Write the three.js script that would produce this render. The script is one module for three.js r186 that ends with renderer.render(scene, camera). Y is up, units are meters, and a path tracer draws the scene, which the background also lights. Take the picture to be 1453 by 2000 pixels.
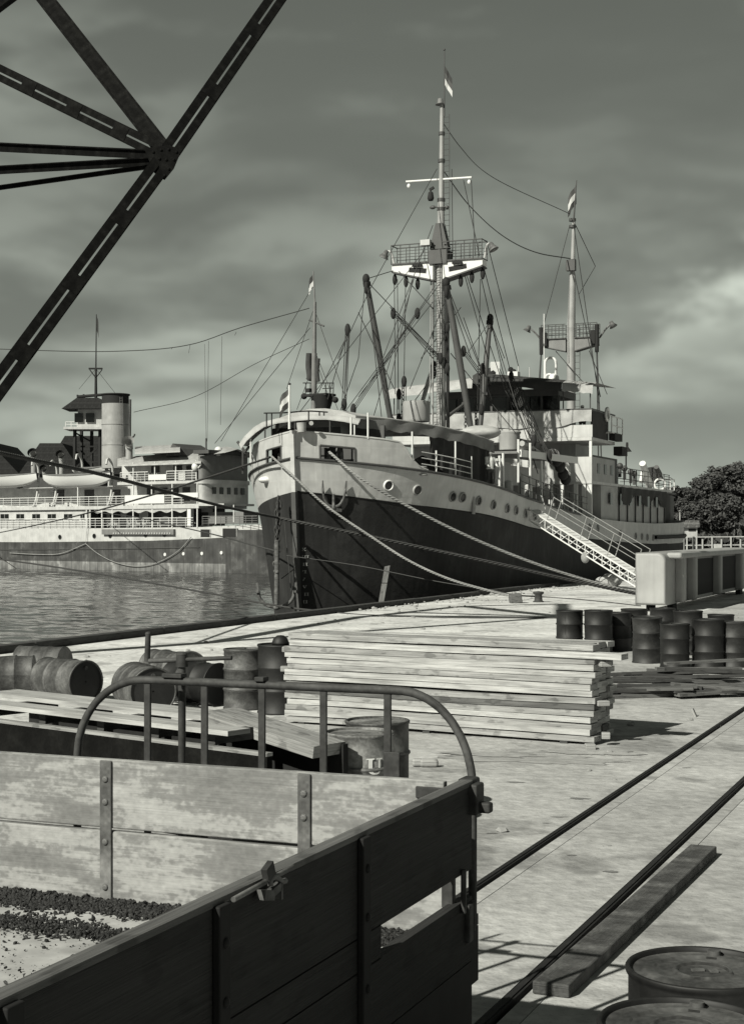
import * as THREE from 'three';
import { mergeGeometries } from 'three/addons/utils/BufferGeometryUtils.js';
import { RoundedBoxGeometry } from 'three/addons/geometries/RoundedBoxGeometry.js';
import { MarchingCubes } from 'three/addons/objects/MarchingCubes.js';
import { TextGeometry } from 'three/addons/geometries/TextGeometry.js';
import { FontLoader } from 'three/addons/loaders/FontLoader.js';

// ---------------------------------------------------------------- camera, sky, sun, exposure
// World axes: the quay runs along -z, its edge at x = -20, water to the left; y = 0 is the quay surface, metres.
const scene = new THREE.Scene();
const W = 1453, H = 2000, FOCAL = 3000, PX = 730, PY = 1037, EYE = 2.6, YAW = THREE.MathUtils.degToRad(22.5);
const camera = new THREE.PerspectiveCamera(2 * THREE.MathUtils.radToDeg(Math.atan(H / 2 / FOCAL)), W / H, 0.1, 3000);
camera.position.set(0, EYE, 0);
camera.rotation.y = YAW;
camera.setViewOffset(W, H, W / 2 - PX, H / 2 - PY, W, H);
camera.updateProjectionMatrix();
scene.add(camera);

const renderer = new THREE.WebGLRenderer({ antialias: true });
renderer.toneMapping = THREE.LinearToneMapping;
renderer.toneMappingExposure = 1.2;
renderer.shadowMap.enabled = true;

const SUN = new THREE.Vector3(-0.47, 1, 1.31).normalize();
const sun = new THREE.DirectionalLight(new THREE.Color().setRGB(1.0, 0.99, 0.88), 5);
sun.name = 'sun';
sun.position.copy(SUN).multiplyScalar(160).add(new THREE.Vector3(-20, 0, -60));
sun.target.position.set(-20, 0, -60);
sun.castShadow = true;
sun.shadow.radius = 1;
sun.shadow.mapSize.set(4096, 4096);
Object.assign(sun.shadow.camera, { left: -130, right: 130, top: 110, bottom: -110, near: 1, far: 420 });
scene.add(sun, sun.target);

// ---------------------------------------------------------------- noise
function rng(seed) { let a = seed >>> 0; return () => { a = (a + 0x6D2B79F5) >>> 0; let t = a; t = Math.imul(t ^ (t >>> 15), t | 1); t ^= t + Math.imul(t ^ (t >>> 7), t | 61); return ((t ^ (t >>> 14)) >>> 0) / 4294967296; }; }
const R = rng(77);
const rr = (a, b) => a + (b - a) * R();
function hash(x, y, s) { let h = Math.imul(x, 374761393) + Math.imul(y, 668265263) + Math.imul(s, 1274126177); h = Math.imul(h ^ (h >>> 13), 1274126177); return ((h ^ (h >>> 16)) >>> 0) / 4294967296; }
const mod = (a, n) => ((a % n) + n) % n;
function vnoise(x, y, px, py, s) {
  const xi = Math.floor(x), yi = Math.floor(y), fx = x - xi, fy = y - yi;
  const a = mod(xi, px), b = mod(xi + 1, px), c = mod(yi, py), d = mod(yi + 1, py);
  const u = fx * fx * (3 - 2 * fx), v = fy * fy * (3 - 2 * fy);
  const p = hash(a, c, s), q = hash(b, c, s), r = hash(a, d, s), t = hash(b, d, s);
  return p + (q - p) * u + (r - p) * v + (p - q - r + t) * u * v;
}
function fbm(x, y, px, py, s, oct = 4, gain = 0.5) {   // tiles when x runs over 0..px and y over 0..py
  let sum = 0, amp = 1, tot = 0;
  for (let i = 0; i < oct; i++) { sum += amp * vnoise(x, y, px, py, s + i * 17); tot += amp; amp *= gain; x *= 2; y *= 2; px *= 2; py *= 2; }
  return sum / tot;
}
const clamp = (x, a = 0, b = 1) => Math.min(b, Math.max(a, x));
const sstep = (a, b, x) => { const t = clamp((x - a) / (b - a)); return t * t * (3 - 2 * t); };

// ---------------------------------------------------------------- sky (air and clouds only, grey as on the monochrome print)
{
  const w = 2048, h = 1024, data = new Float32Array(w * h * 4), cy = Math.cos(YAW), sy = Math.sin(YAW);
  for (let j = 0; j < h; j++) for (let i = 0; i < w; i++) {
    const th = ((j + 0.5) / h - 0.5) * Math.PI, ph = ((i + 0.5) / w - 0.5) * 2 * Math.PI;
    const y = Math.sin(th), x = Math.cos(th) * Math.cos(ph), z = Math.cos(th) * Math.sin(ph);
    const az = THREE.MathUtils.radToDeg(Math.atan2(x * cy - z * sy, -x * sy - z * cy)), el = THREE.MathUtils.radToDeg(th);
    const e = Math.max(el, 0);
    let L = 0.055 + 0.265 * Math.exp(-Math.pow(e / 11.5, 1.15)) + 0.028 * Math.exp(-e / 40);
    const warp = fbm(az / 9 + 40, e / 4 + 9, 400, 400, 5, 3) - 0.5;
    const streak = fbm(az / 7 + 40, e / 1.7 + warp * 1.6 + 4, 400, 400, 11, 6, 0.55);
    const puff = fbm(az / 5.5 + 40 + warp, e / 2.9 + 4, 400, 400, 23, 7, 0.58);
    const low = Math.exp(-Math.pow((e - 6) / 6.5, 2));
    L += 0.13 * low * sstep(0.45, 0.72, streak) - 0.06 * low * sstep(0.5, 0.28, streak);
    const band = Math.exp(-Math.pow((e - 8.4 - (az - 10) * 0.2) / 1.9, 2)) * sstep(-1, 11, az) * (1 - sstep(24, 40, az));
    L += 0.36 * band * sstep(0.36, 0.58, puff + 0.12 * sstep(9, 13, az));
    const mid = Math.exp(-Math.pow((e - 8.4) / 2.0, 2) - Math.pow((az - 1.6) / 2.4, 2));
    L += 0.22 * mid * sstep(0.3, 0.66, puff);
    const high = Math.exp(-Math.pow((e - 17.6 - az * 0.1) / 2.3, 2)) * sstep(0.42, 0.74, streak) * (1 - sstep(15, 40, Math.abs(az - 3)));
    L += 0.10 * high;
    L *= 0.97 + 0.06 * streak;
    if (el < 0) L = 0.26;
    const k = (j * w + i) * 4;
    data[k] = L * 0.925; data[k + 1] = L * 1.0; data[k + 2] = L * 0.87; data[k + 3] = 1;
  }
  const t = new THREE.DataTexture(data, w, h, THREE.RGBAFormat, THREE.FloatType);
  t.mapping = THREE.EquirectangularReflectionMapping; t.magFilter = THREE.LinearFilter; t.minFilter = THREE.LinearFilter; t.needsUpdate = true;
  scene.background = t; scene.environment = t;
}

// ---------------------------------------------------------------- textures and materials
function tex(size, sizeM, fn, color = true, h = size) {   // fn(u, v) -> value 0..1 ; sizeM = metres per repeat
  const d = new Uint8Array(size * h * 4);
  for (let j = 0; j < h; j++) for (let i = 0; i < size; i++) {
    const v = Math.round(255 * clamp(fn(i / size, j / h))), k = (j * size + i) * 4;
    d[k] = d[k + 1] = d[k + 2] = v; d[k + 3] = 255;
  }
  const t = new THREE.DataTexture(d, size, h, THREE.RGBAFormat);
  t.wrapS = t.wrapT = THREE.RepeatWrapping; t.magFilter = THREE.LinearFilter; t.minFilter = THREE.LinearMipmapLinearFilter; t.generateMipmaps = true;
  if (color) t.colorSpace = THREE.SRGBColorSpace;
  const [mu, mv] = Array.isArray(sizeM) ? sizeM : [sizeM, sizeM];
  t.repeat.set(1 / mu, 1 / mv); t.needsUpdate = true;
  return t;
}
const T = {};
T.fine = tex(512, 0.6, (u, v) => fbm(u * 24, v * 24, 24, 24, 3, 4), false);
T.paint = tex(512, 3.2, (u, v) => 0.85 + 0.16 * (fbm(u * 6, v * 6, 6, 6, 31, 5) - 0.5) + 0.07 * (fbm(u * 40, v * 4, 40, 4, 33, 3) - 0.5));
T.hull = tex(1024, 9, (u, v) => { const s = fbm(u * 60, v * 4, 60, 4, 41, 4), p = fbm(u * 9, v * 9, 9, 9, 43, 6); return 0.72 + 0.5 * (p - 0.5) + 0.34 * (s - 0.5) + (p > 0.66 ? 0.1 : 0); });
T.dents = tex(512, 4, (u, v) => 0.5 + 0.9 * (fbm(u * 5, v * 5, 5, 5, 44, 3) - 0.5) + (mod(u * 2, 1) < 0.5 ? 0.06 : 0) + (mod(v * 3, 1) < 0.5 ? 0.05 : 0), false);
T.concrete = tex(1024, 7, (u, v) => {
  const a = fbm(u * 5, v * 5, 5, 5, 51, 6, 0.6), b = fbm(u * 90, v * 90, 90, 90, 52, 3), st = fbm(u * 9, v * 9, 9, 9, 53, 5);
  return 0.8 + 0.34 * (a - 0.5) + 0.2 * (b - 0.5) - 0.12 * sstep(0.64, 0.74, st) - (hash(Math.floor(u * 1024), Math.floor(v * 1024), 7) > 0.985 ? 0.16 : 0);
});
T.concreteBump = tex(512, 2.2, (u, v) => fbm(u * 14, v * 14, 14, 14, 55, 6, 0.6), false);
const grain = (seed, dark) => (u, v) => {   // wood, grain along u
  const g = fbm(u * 5, v * 46 + 2 * fbm(u * 3, v * 6, 3, 6, seed + 2, 2), 5, 46, seed, 4, 0.6), p = fbm(u * 4, v * 5, 4, 5, seed + 7, 5), st = fbm(u * 14, v * 9, 14, 9, seed + 9, 4);
  return 0.8 + 0.34 * (g - 0.5) + 0.3 * (p - 0.5) - dark * sstep(0.6, 0.75, st);
};
T.wood = tex(1024, [2.6, 0.7], grain(61, 0.05), true, 512);
T.woodB = tex(1024, [2.2, 0.6], grain(91, 0.16), true, 512);
T.woodBump = tex(512, [1.2, 0.35], (u, v) => fbm(u * 4, v * 60, 4, 60, 61, 4, 0.6), false);
T.wagon = tex(1024, [1.5, 0.7], (u, v) => {   // worn paint: pale bare patches with ragged edges, streaked along the board
  const a = fbm(u * 4, v * 7, 4, 7, 121, 7, 0.6), b = fbm(u * 5, v * 60, 5, 60, 123, 4, 0.55), c = fbm(u * 70, v * 40, 70, 40, 125, 3);
  return 0.7 + 0.34 * (a - 0.5) + 0.1 * sstep(0.47, 0.6, a + 0.2 * (b - 0.5) + 0.2 * (c - 0.5)) + 0.1 * (b - 0.5) + 0.14 * (c - 0.5);
});
T.rust = tex(512, 0.9, (u, v) => { const a = fbm(u * 5, v * 5, 5, 5, 131, 6, 0.6), b = fbm(u * 50, v * 50, 50, 50, 133, 3); return 0.62 + 0.75 * (a - 0.5) + 0.24 * (b - 0.5); });
T.canvas = tex(512, 1.6, (u, v) => 0.84 + 0.22 * (fbm(u * 5, v * 5, 5, 5, 141, 4) - 0.5) + 0.08 * ((Math.floor(u * 160) + Math.floor(v * 160)) % 2 - 0.5));

const mats = {};
function mat(key, lin, o = {}) {   // lin = linear grey, or [r,g,b]
  if (mats[key]) return mats[key];
  const m = new THREE.MeshStandardMaterial({ roughness: 0.8, metalness: 0, side: THREE.DoubleSide, ...o });
  if (Array.isArray(lin)) m.color.setRGB(...lin); else m.color.setRGB(lin, lin, lin * 0.985);
  m.name = key;
  return (mats[key] = m);
}
const M = {
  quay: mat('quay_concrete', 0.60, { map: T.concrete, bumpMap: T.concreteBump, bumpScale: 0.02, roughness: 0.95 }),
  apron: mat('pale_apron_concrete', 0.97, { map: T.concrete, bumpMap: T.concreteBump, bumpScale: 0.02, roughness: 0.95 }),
  quayWall: mat('quay_wall', 0.12, { map: T.concrete, roughness: 0.95 }),
  water: mat('water_surface', 0.03, { roughness: 0.1 }),
  white: mat('white_paint', 0.62, { map: T.paint, roughness: 0.5 }),
  hullWhite: mat('white_hull_paint', 0.62, { map: T.paint, roughness: 0.5, bumpMap: T.dents, bumpScale: 0.05 }),
  whiteClean: mat('clean_white_paint', 0.62, { roughness: 0.5 }),
  buff: mat('buff_paint_and_shaded_white', 0.42, { map: T.paint, roughness: 0.5 }),
  grey: mat('grey_paint', 0.22, { map: T.paint, roughness: 0.55 }),
  darkGrey: mat('dark_grey_paint', 0.08, { map: T.paint, roughness: 0.6 }),
  hullBlack: mat('black_hull_paint', 0.026, { map: T.hull, roughness: 0.8, bumpMap: T.concreteBump, bumpScale: 0.01 }),
  hullFar: mat('dark_grey_hull_paint', 0.085, { map: T.hull, roughness: 0.65 }),
  boot: mat('pale_boot_topping', 0.30, { map: T.hull, roughness: 0.7 }),
  black: mat('black_paint_and_opening_shade', 0.012, { roughness: 0.85 }),
  teak: mat('teak_and_opening_shade', 0.075, { map: T.woodB, roughness: 0.8 }),
  blackSteel: mat('black_steel', 0.015, { map: T.rust, roughness: 0.85 }),
  glass: new THREE.MeshPhysicalMaterial({ name: 'window_glass', color: 0x0b0c0b, roughness: 0.08, metalness: 0 }),
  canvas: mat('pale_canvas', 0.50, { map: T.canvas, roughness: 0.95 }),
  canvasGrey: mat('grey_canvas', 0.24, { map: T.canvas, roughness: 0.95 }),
  canvasDarkAndShade: mat('dark_and_shade_toned_canvas', 0.06, { map: T.canvas, roughness: 0.95 }),
  boom: mat('boom_paint', 0.10, { map: T.paint, roughness: 0.6 }),
  wire: mat('steel_wire', 0.03, { roughness: 0.6 }),
  ropePale: mat('manila_rope', 0.36, { map: T.canvas, roughness: 0.95 }),
  ropeDark: mat('tarred_rope', 0.055, { map: T.canvas, roughness: 0.95 }),
  wood: mat('sawn_timber', 0.56, { map: T.wood, bumpMap: T.woodBump, bumpScale: 0.004, roughness: 0.9 }),
  woodB: mat('sawn_timber_duller', 0.44, { map: T.woodB, bumpMap: T.woodBump, bumpScale: 0.006, roughness: 0.9 }),
  woodC: mat('sawn_timber_paler', 0.64, { map: T.wood, bumpMap: T.woodBump, bumpScale: 0.006, roughness: 0.9 }),
  woodWarm: mat('weathered_timber', 0.42, { map: T.woodB, bumpMap: T.woodBump, bumpScale: 0.005, roughness: 0.9 }),
  woodDark: mat('dark_timber', 0.07, { map: T.woodB, bumpMap: T.woodBump, bumpScale: 0.005, roughness: 0.9 }),
  woodGrey: mat('grey_timber', 0.17, { map: T.woodB, bumpMap: T.woodBump, bumpScale: 0.005, roughness: 0.9 }),
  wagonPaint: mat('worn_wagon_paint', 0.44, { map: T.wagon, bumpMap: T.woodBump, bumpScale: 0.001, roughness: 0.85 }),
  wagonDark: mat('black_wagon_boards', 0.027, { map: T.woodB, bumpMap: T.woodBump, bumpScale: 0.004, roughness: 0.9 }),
  iron: mat('weathered_iron', 0.11, { map: T.rust, roughness: 0.75 }),
  ironPale: mat('pale_iron', 0.30, { map: T.rust, roughness: 0.7 }),
  drum: mat('rusty_drum_steel', 0.19, { map: T.rust, roughness: 0.6, metalness: 0.1 }),
  drumPale: mat('pale_drum_steel', 0.42, { map: T.rust, roughness: 0.65 }),
  drumBlack: mat('black_drum_paint', 0.021, { map: T.rust, roughness: 0.62 }),
  steelBox: mat('pale_painted_steel', 0.42, { map: T.paint, roughness: 0.6 }),
  crane: new THREE.MeshPhysicalMaterial({ name: 'black_crane_paint', color: new THREE.Color().setRGB(0.016, 0.016, 0.015), map: T.rust, roughness: 0.95, specularIntensity: 0.25, side: THREE.DoubleSide }),
  coal: mat('coal', 0.012, { roughness: 0.7 }),
  lime: mat('white_powder', 0.62, { map: T.concrete, roughness: 1 }),
  roofTile: mat('dark_roof_tiles', 0.045, { map: T.rust, roughness: 0.9 }),
  leaf: mat('foliage', 0.06, { roughness: 0.85 }),
  bark: mat('bark', 0.05, { roughness: 0.95 }),
  soil: mat('hillside_soil', 0.06, { map: T.concrete, roughness: 1 }),
  skin: mat('skin', 0.22, { roughness: 0.7 }), clothWhite: mat('white_cloth', 0.6, { roughness: 0.9 }), clothDark: mat('dark_cloth', 0.05, { roughness: 0.9 }), hair: mat('dark_hair', 0.015, { roughness: 0.8 }),
  flagRed: mat('flag_red_tone', 0.07, { roughness: 0.9 }), flagWhite: mat('flag_white', 0.5, { roughness: 0.9 }), flagBlue: mat('flag_blue_tone', 0.035, { roughness: 0.9 }),
};

// ---------------------------------------------------------------- layout: photograph pixel to a point of the place
const CY = Math.cos(YAW), SY = Math.sin(YAW), V = (x, y, z) => new THREE.Vector3(x, y, z);
const ray = (u, v) => { const a = (u - PX) / FOCAL; return V(a * CY - SY, -(v - PY) / FOCAL, -a * SY - CY); };
const at = (u, v, d) => ray(u, v).multiplyScalar(d).add(V(0, EYE, 0));
const atX = (u, v, X) => { const r = ray(u, v); return r.multiplyScalar(X / r.x).add(V(0, EYE, 0)); };
const atZ = (u, v, Z) => { const r = ray(u, v); return r.multiplyScalar(Z / r.z).add(V(0, EYE, 0)); };
const atY = (u, v, Y = 0) => { const r = ray(u, v); return r.multiplyScalar((Y - EYE) / r.y).add(V(0, EYE, 0)); };
const proj = p => { const xc = p.x * CY - p.z * SY, d = -p.x * SY - p.z * CY; return [PX + FOCAL * xc / d, PY - FOCAL * (p.y - EYE) / d, d]; };

// ---------------------------------------------------------------- geometry helpers: every geometry is non-indexed with uv in metres
function fin(g, along) {
  if (g.index) g = g.toNonIndexed();
  if (!g.attributes.normal) g.computeVertexNormals();
  for (const k of Object.keys(g.attributes)) if (!['position', 'normal', 'uv'].includes(k)) g.deleteAttribute(k);
  return along ? g : uvBox(g);
}
const ox = () => 0;
function uvBox(g) {
  const p = g.attributes.position, n = p.count, uv = new Float32Array(n * 2), a = V(), b = V(), c = V();
  for (let i = 0; i < n; i += 3) {
    a.fromBufferAttribute(p, i); b.fromBufferAttribute(p, i + 1); c.fromBufferAttribute(p, i + 2);
    const nn = b.clone().sub(a).cross(c.clone().sub(a)), ax = Math.abs(nn.x), ay = Math.abs(nn.y), az = Math.abs(nn.z);
    [a, b, c].forEach((q, k) => {
      const [s, t] = ay >= ax && ay >= az ? [q.x, q.z] : ax >= az ? [q.z, q.y] : [q.x, q.y];
      uv[(i + k) * 2] = s; uv[(i + k) * 2 + 1] = t;
    });
  }
  g.setAttribute('uv', new THREE.BufferAttribute(uv, 2));
  return g;
}
function orient(a, b) {   // matrix that takes +y (length 1) onto a..b
  const d = b.clone().sub(a), l = d.length(), q = new THREE.Quaternion().setFromUnitVectors(V(0, 1, 0), d.clone().normalize());
  return [new THREE.Matrix4().compose(a.clone().lerp(b, 0.5), q, V(1, 1, 1)), l];
}
function box(cx, cy, cz, w, h, d, ry = 0, rx = 0, rz = 0) {
  const g = new THREE.BoxGeometry(w, h, d); const f = fin(g);
  f.applyMatrix4(new THREE.Matrix4().compose(V(cx, cy, cz), new THREE.Quaternion().setFromEuler(new THREE.Euler(rx, ry, rz)), V(1, 1, 1)));
  return f;
}
function rbox(cx, cy, cz, w, h, d, r = 0.01, ry = 0, rx = 0, rz = 0) {
  const f = fin(new RoundedBoxGeometry(w, h, d, 1, Math.min(r, w / 2.2, h / 2.2, d / 2.2)));
  f.applyMatrix4(new THREE.Matrix4().compose(V(cx, cy, cz), new THREE.Quaternion().setFromEuler(new THREE.Euler(rx, ry, rz)), V(1, 1, 1)));
  return f;
}
const span = (x0, x1, y0, y1, z0, z1) => box((x0 + x1) / 2, (y0 + y1) / 2, (z0 + z1) / 2, Math.abs(x1 - x0), Math.abs(y1 - y0), Math.abs(z1 - z0));
function bar(a, b, w, h = w, up = V(0, 1, 0)) {   // rectangular bar from a to b, h measured along up
  const d = b.clone().sub(a), l = d.length(), x = d.clone().normalize(); let z = x.clone().cross(up);
  if (z.lengthSq() < 1e-6) z = x.clone().cross(V(0, 0, 1)); z.normalize(); const y = z.clone().cross(x);
  const g = fin(new THREE.BoxGeometry(l, h, w));
  g.applyMatrix4(new THREE.Matrix4().makeBasis(x, y, z).setPosition(a.clone().lerp(b, 0.5)));
  return g;
}
function cyl(a, b, r0, r1 = r0, seg = 8, open = false) {
  const [m, l] = orient(a, b), g = fin(new THREE.CylinderGeometry(r1, r0, l, seg, 1, open)); g.applyMatrix4(m); return g;
}
function tube(pts, r, seg = 6, n = 0, closed = false) {
  const c = pts.length === 2 ? new THREE.LineCurve3(pts[0], pts[1]) : new THREE.CatmullRomCurve3(pts, closed, 'centripetal');
  return fin(new THREE.TubeGeometry(c, n || (pts.length === 2 ? 1 : pts.length * 6), r, seg, closed));
}
function ball(c, rx, ry = rx, rz = rx, seg = 10) { const g = fin(new THREE.SphereGeometry(1, seg, Math.max(6, seg - 3))); g.scale(rx, ry, rz); g.computeVertexNormals(); const s = fin(new THREE.SphereGeometry(1, seg, Math.max(6, seg - 3))); s.scale(rx, ry, rz); s.translate(c.x, c.y, c.z); return s; }
function lathe(profile, pos, seg = 24, m4) {   // profile [[r, y], ...]
  const g = fin(new THREE.LatheGeometry(profile.map(([r, y]) => new THREE.Vector2(Math.max(r, 1e-4), y)), seg));
  if (m4) g.applyMatrix4(m4); g.translate(pos.x, pos.y, pos.z); return g;
}
function grid(rows, flip = false) {   // rows of points -> smooth surface
  const n = rows.length, m = rows[0].length, pos = [], idx = [];
  for (const r of rows) for (const p of r) pos.push(p.x, p.y, p.z);
  for (let i = 0; i < n - 1; i++) for (let j = 0; j < m - 1; j++) {
    const a = i * m + j, b = a + 1, c = a + m, d = c + 1;
    if (flip) idx.push(a, b, c, b, d, c); else idx.push(a, c, b, b, c, d);
  }
  const g = new THREE.BufferGeometry(); g.setAttribute('position', new THREE.Float32BufferAttribute(pos, 3)); g.setIndex(idx); g.computeVertexNormals();
  return fin(g);
}
function prism(pts, axis, a0, a1) {   // polygon pts [[p,q]...] extruded along x, y or z from a0 to a1
  const s = new THREE.Shape(pts.map(([p, q]) => new THREE.Vector2(p, q))), g = fin(new THREE.ExtrudeGeometry(s, { depth: Math.abs(a1 - a0), bevelEnabled: false }));
  const lo = Math.min(a0, a1);
  if (axis === 'z') g.translate(0, 0, lo);
  if (axis === 'x') { g.applyMatrix4(new THREE.Matrix4().makeBasis(V(0, 0, 1), V(0, 1, 0), V(1, 0, 0))); g.translate(lo, 0, 0); flipped(g); }   // pts are (z, y)
  if (axis === 'y') { g.applyMatrix4(new THREE.Matrix4().makeBasis(V(1, 0, 0), V(0, 0, 1), V(0, 1, 0))); g.translate(0, lo, 0); flipped(g); }   // pts are (x, z)
  return g;
}
function flipped(g) { const p = g.attributes.position, n = g.attributes.normal; for (let i = 0; i < p.count; i += 3) for (const at_ of [p, g.attributes.uv]) { const s = at_.itemSize; for (let k = 0; k < s; k++) { const t = at_.array[(i + 1) * s + k]; at_.array[(i + 1) * s + k] = at_.array[(i + 2) * s + k]; at_.array[(i + 2) * s + k] = t; } } g.computeVertexNormals(); return g; }

// ---------------------------------------------------------------- things and parts
const taken = {};
const numbered = n => { const k = (taken[n] = (taken[n] ?? -1) + 1); return k ? `${n}_${String(k).padStart(3, '0')}` : n; };
function tag(o, label, category, group) { Object.assign(o.userData, { label, category }); if (group) o.userData.group = group; return o; }
function thing(name, label, category, p = V(), group, ry = 0) {
  const o = new THREE.Group(); o.name = numbered(name); o.position.copy(p); o.rotation.y = ry; o.userData.base = undefined; delete o.userData.base; o.world0 = p.clone(); o.turned = ry !== 0;
  scene.add(o); return tag(o, label, category, group);
}
function part(t, name, geoms, m, label) {   // t is a thing or a part; geometry is given in world axes (or in the thing's own axes when the thing is turned)
  const g = Array.isArray(geoms) ? (geoms.length === 1 ? geoms[0] : mergeGeometries(geoms)) : geoms;
  const root = t.isMesh ? t.owner : t;
  if (!root.turned) g.translate(-root.world0.x, -root.world0.y, -root.world0.z);
  const o = new THREE.Mesh(g, m); o.name = name; o.owner = root; if (label) o.userData.label = label; t.add(o); return o;
}
function solo(name, geoms, m, label, category, p, group) {   // a thing that is one mesh
  const g = Array.isArray(geoms) ? (geoms.length === 1 ? geoms[0] : mergeGeometries(geoms)) : geoms;
  g.translate(-p.x, -p.y, -p.z); const o = new THREE.Mesh(g, m); o.name = numbered(name); o.position.copy(p); scene.add(o); return tag(o, label, category, group);
}
function struct(name, geoms, m) { const o = new THREE.Mesh(Array.isArray(geoms) ? mergeGeometries(geoms) : geoms, m); o.name = numbered(name); o.userData.kind = 'structure'; scene.add(o); return o; }

// ================================================================ SETTING
const QX = -20, RAILS = [-3.6, -2.56];
{
  const strips = [[-9.2, RAILS[0] - 0.055], [RAILS[0] + 0.055, RAILS[0] + 0.165], [RAILS[0] + 0.172, RAILS[1] - 0.055], [RAILS[1] + 0.055, RAILS[1] + 0.165], [RAILS[1] + 0.172, 1.6], [1.61, 500]];
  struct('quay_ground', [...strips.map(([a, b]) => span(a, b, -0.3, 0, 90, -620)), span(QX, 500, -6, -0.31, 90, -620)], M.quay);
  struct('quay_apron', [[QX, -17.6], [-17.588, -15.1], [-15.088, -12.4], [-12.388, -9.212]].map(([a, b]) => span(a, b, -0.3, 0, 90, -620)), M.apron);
  for (const x of RAILS) struct('rail_track', [bar(V(x, -0.06, 60), V(x, -0.06, -200), 0.02, 0.16), bar(V(x - 0.005, -0.002, 60), V(x - 0.005, -0.002, -200), 0.062, 0.028), bar(V(x, -0.16, 60), V(x, -0.16, -200), 0.105, 0.02)], M.blackSteel);
  // water: one rippled sheet to the horizon
  const g = new THREE.PlaneGeometry(1500, 1500); g.rotateX(-Math.PI / 2); g.translate(-700, -2.25, -400);
  const waves = (x, z) => { const a = 0.05 * (fbm(x * 0.55 + 0.1 * z, z * 0.8, 4096, 4096, 151, 3, 0.6) - 0.5), b = 0.16 * (fbm(x * 0.16 + 300, z * 0.22 + 300, 4096, 4096, 157, 2) - 0.5), c = 0.03 * (fbm(x * 1.7 + 90, z * 2.2 + 90, 4096, 4096, 161, 2) - 0.5); return a * 2.2 + b + c * 2; };
  const rows = []; for (let i = 0; i <= 560; i++) { const d = 28 + Math.pow(i / 560, 1.35) * 165, row = []; for (let j = 0; j <= 190; j++) { const xc = -16 - d * 0.19 + (16 + d * 0.19 + 8) * j / 190, x = xc * CY - d * SY, z = -xc * SY - d * CY; row.push(V(x, -2 + waves(x + 500, z + 500), z)); } rows.push(row); }
  struct('water', [grid(rows), fin(g)], M.water);
  struct('far_quay', [span(-700, -19.5, -6, -0.6, -215, -620)], M.quayWall);
}
// kerb timbers along the quay edge
{
  const k = thing('quay_kerb', 'dark timber kerb along the quay edge beside the water', 'kerb', V(QX, 0, -30));
  let z = 34;
  while (z > -66) { const l = rr(5, 7), z1 = z - l; part(k, 'timber', [rbox(QX + 0.16, 0.085 + rr(-0.012, 0.012), (z + z1) / 2, 0.3, 0.17, l - 0.03, 0.03, rr(-0.004, 0.004))], M.woodDark); z = z1; }
  part(k, 'fender_beam', [span(QX - 0.16, QX - 0.005, -0.75, -0.2, 34, -66)], M.woodDark);
}
// broken stone and litter on the quay edge farther along
{
  const gs = []; const r2 = rng(5);
  for (let i = 0; i < 420; i++) {
    const z = -46 - 55 * r2(), x = QX + 0.35 + Math.pow(r2(), 2.2) * 2.6, s = 0.02 + 0.05 * r2() * r2();
    const g = fin(new THREE.IcosahedronGeometry(s, 0)); g.scale(1 + r2(), 0.6 + 0.5 * r2(), 1 + r2()); g.rotateY(r2() * 6); g.translate(x, s * 0.4, z); gs.push(g);
  }
  for (let i = 0; i < 520; i++) {
    const z = -7 - 24 * r2(), x = -8.5 + 10 * r2(), s = 0.004 + 0.016 * r2() * r2() * r2();
    const g = fin(new THREE.IcosahedronGeometry(s, 0)); g.scale(1 + 2 * r2(), 0.5, 1 + r2()); g.rotateY(r2() * 6); g.translate(x, s * 0.2, z); gs.push(g);
  }
  for (let i = 0; i < 150; i++) {
    const z = -5 - 45 * r2(), x = -19 + 15 * r2(), s = 0.015 + 0.03 * r2();
    const g = fin(new THREE.IcosahedronGeometry(s, 0)); g.scale(1 + r2(), 0.7, 1 + r2()); g.translate(x, s * 0.4, z); gs.push(g);
  }
  const o = struct('rubble_litter', gs, M.quay); o.userData = { kind: 'stuff', label: 'small broken stones scattered along the quay edge', category: 'rubble' };
}

// ================================================================ NEAR SHIP
const CX = -26.7, ZB = -56;
function table(rows) { return s => { if (s <= rows[0][0]) return rows[0][1]; for (let i = 1; i < rows.length; i++) if (s <= rows[i][0]) { const [a, b] = rows[i - 1], [c, d] = rows[i]; let t = (s - a) / (c - a); return b + (d - b) * t; } return rows[rows.length - 1][1]; }; }
const yDeck = table([[0, 5.55], [2, 5.33], [4, 5.12], [8.4, 4.62], [12.6, 4.13], [18.4, 3.67], [24.3, 3.3], [32.7, 3.12], [40, 3.06], [48, 3.15], [59, 3.5]]);
const yPaint = table([[0, 4.2], [2, 3.93], [4, 3.67], [8.5, 3.3], [13, 2.78], [20, 2.3], [25, 2.13], [32, 1.92], [40, 1.75], [48, 1.78], [59, 1.95]]);
const hL = table([[-2, 22], [3, 18], [5.6, 14], [7, 13.6]]), hP = table([[-2, 3.2], [3, 3.4], [5.6, 3.5]]), hB = table([[-4, 5.7], [0, 5.95], [3, 6]]);
function half(s, y) {
  const t = clamp(s / hL(y)); let b = hB(y) * (1 - Math.pow(1 - t, hP(y)));
  const e = clamp((s - (y > 1 ? 46 : 40)) / (y > 1 ? 13.01 : 19)); b *= Math.sqrt(Math.max(0, 1 - Math.pow(e, 2.4)));
  return Math.max(b, 0.07);
}
const hp = (side, s, y) => V(CX + side * half(s, y), y, ZB - s - 0.075 * (6.6 - y) * Math.exp(-s / 5));
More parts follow.
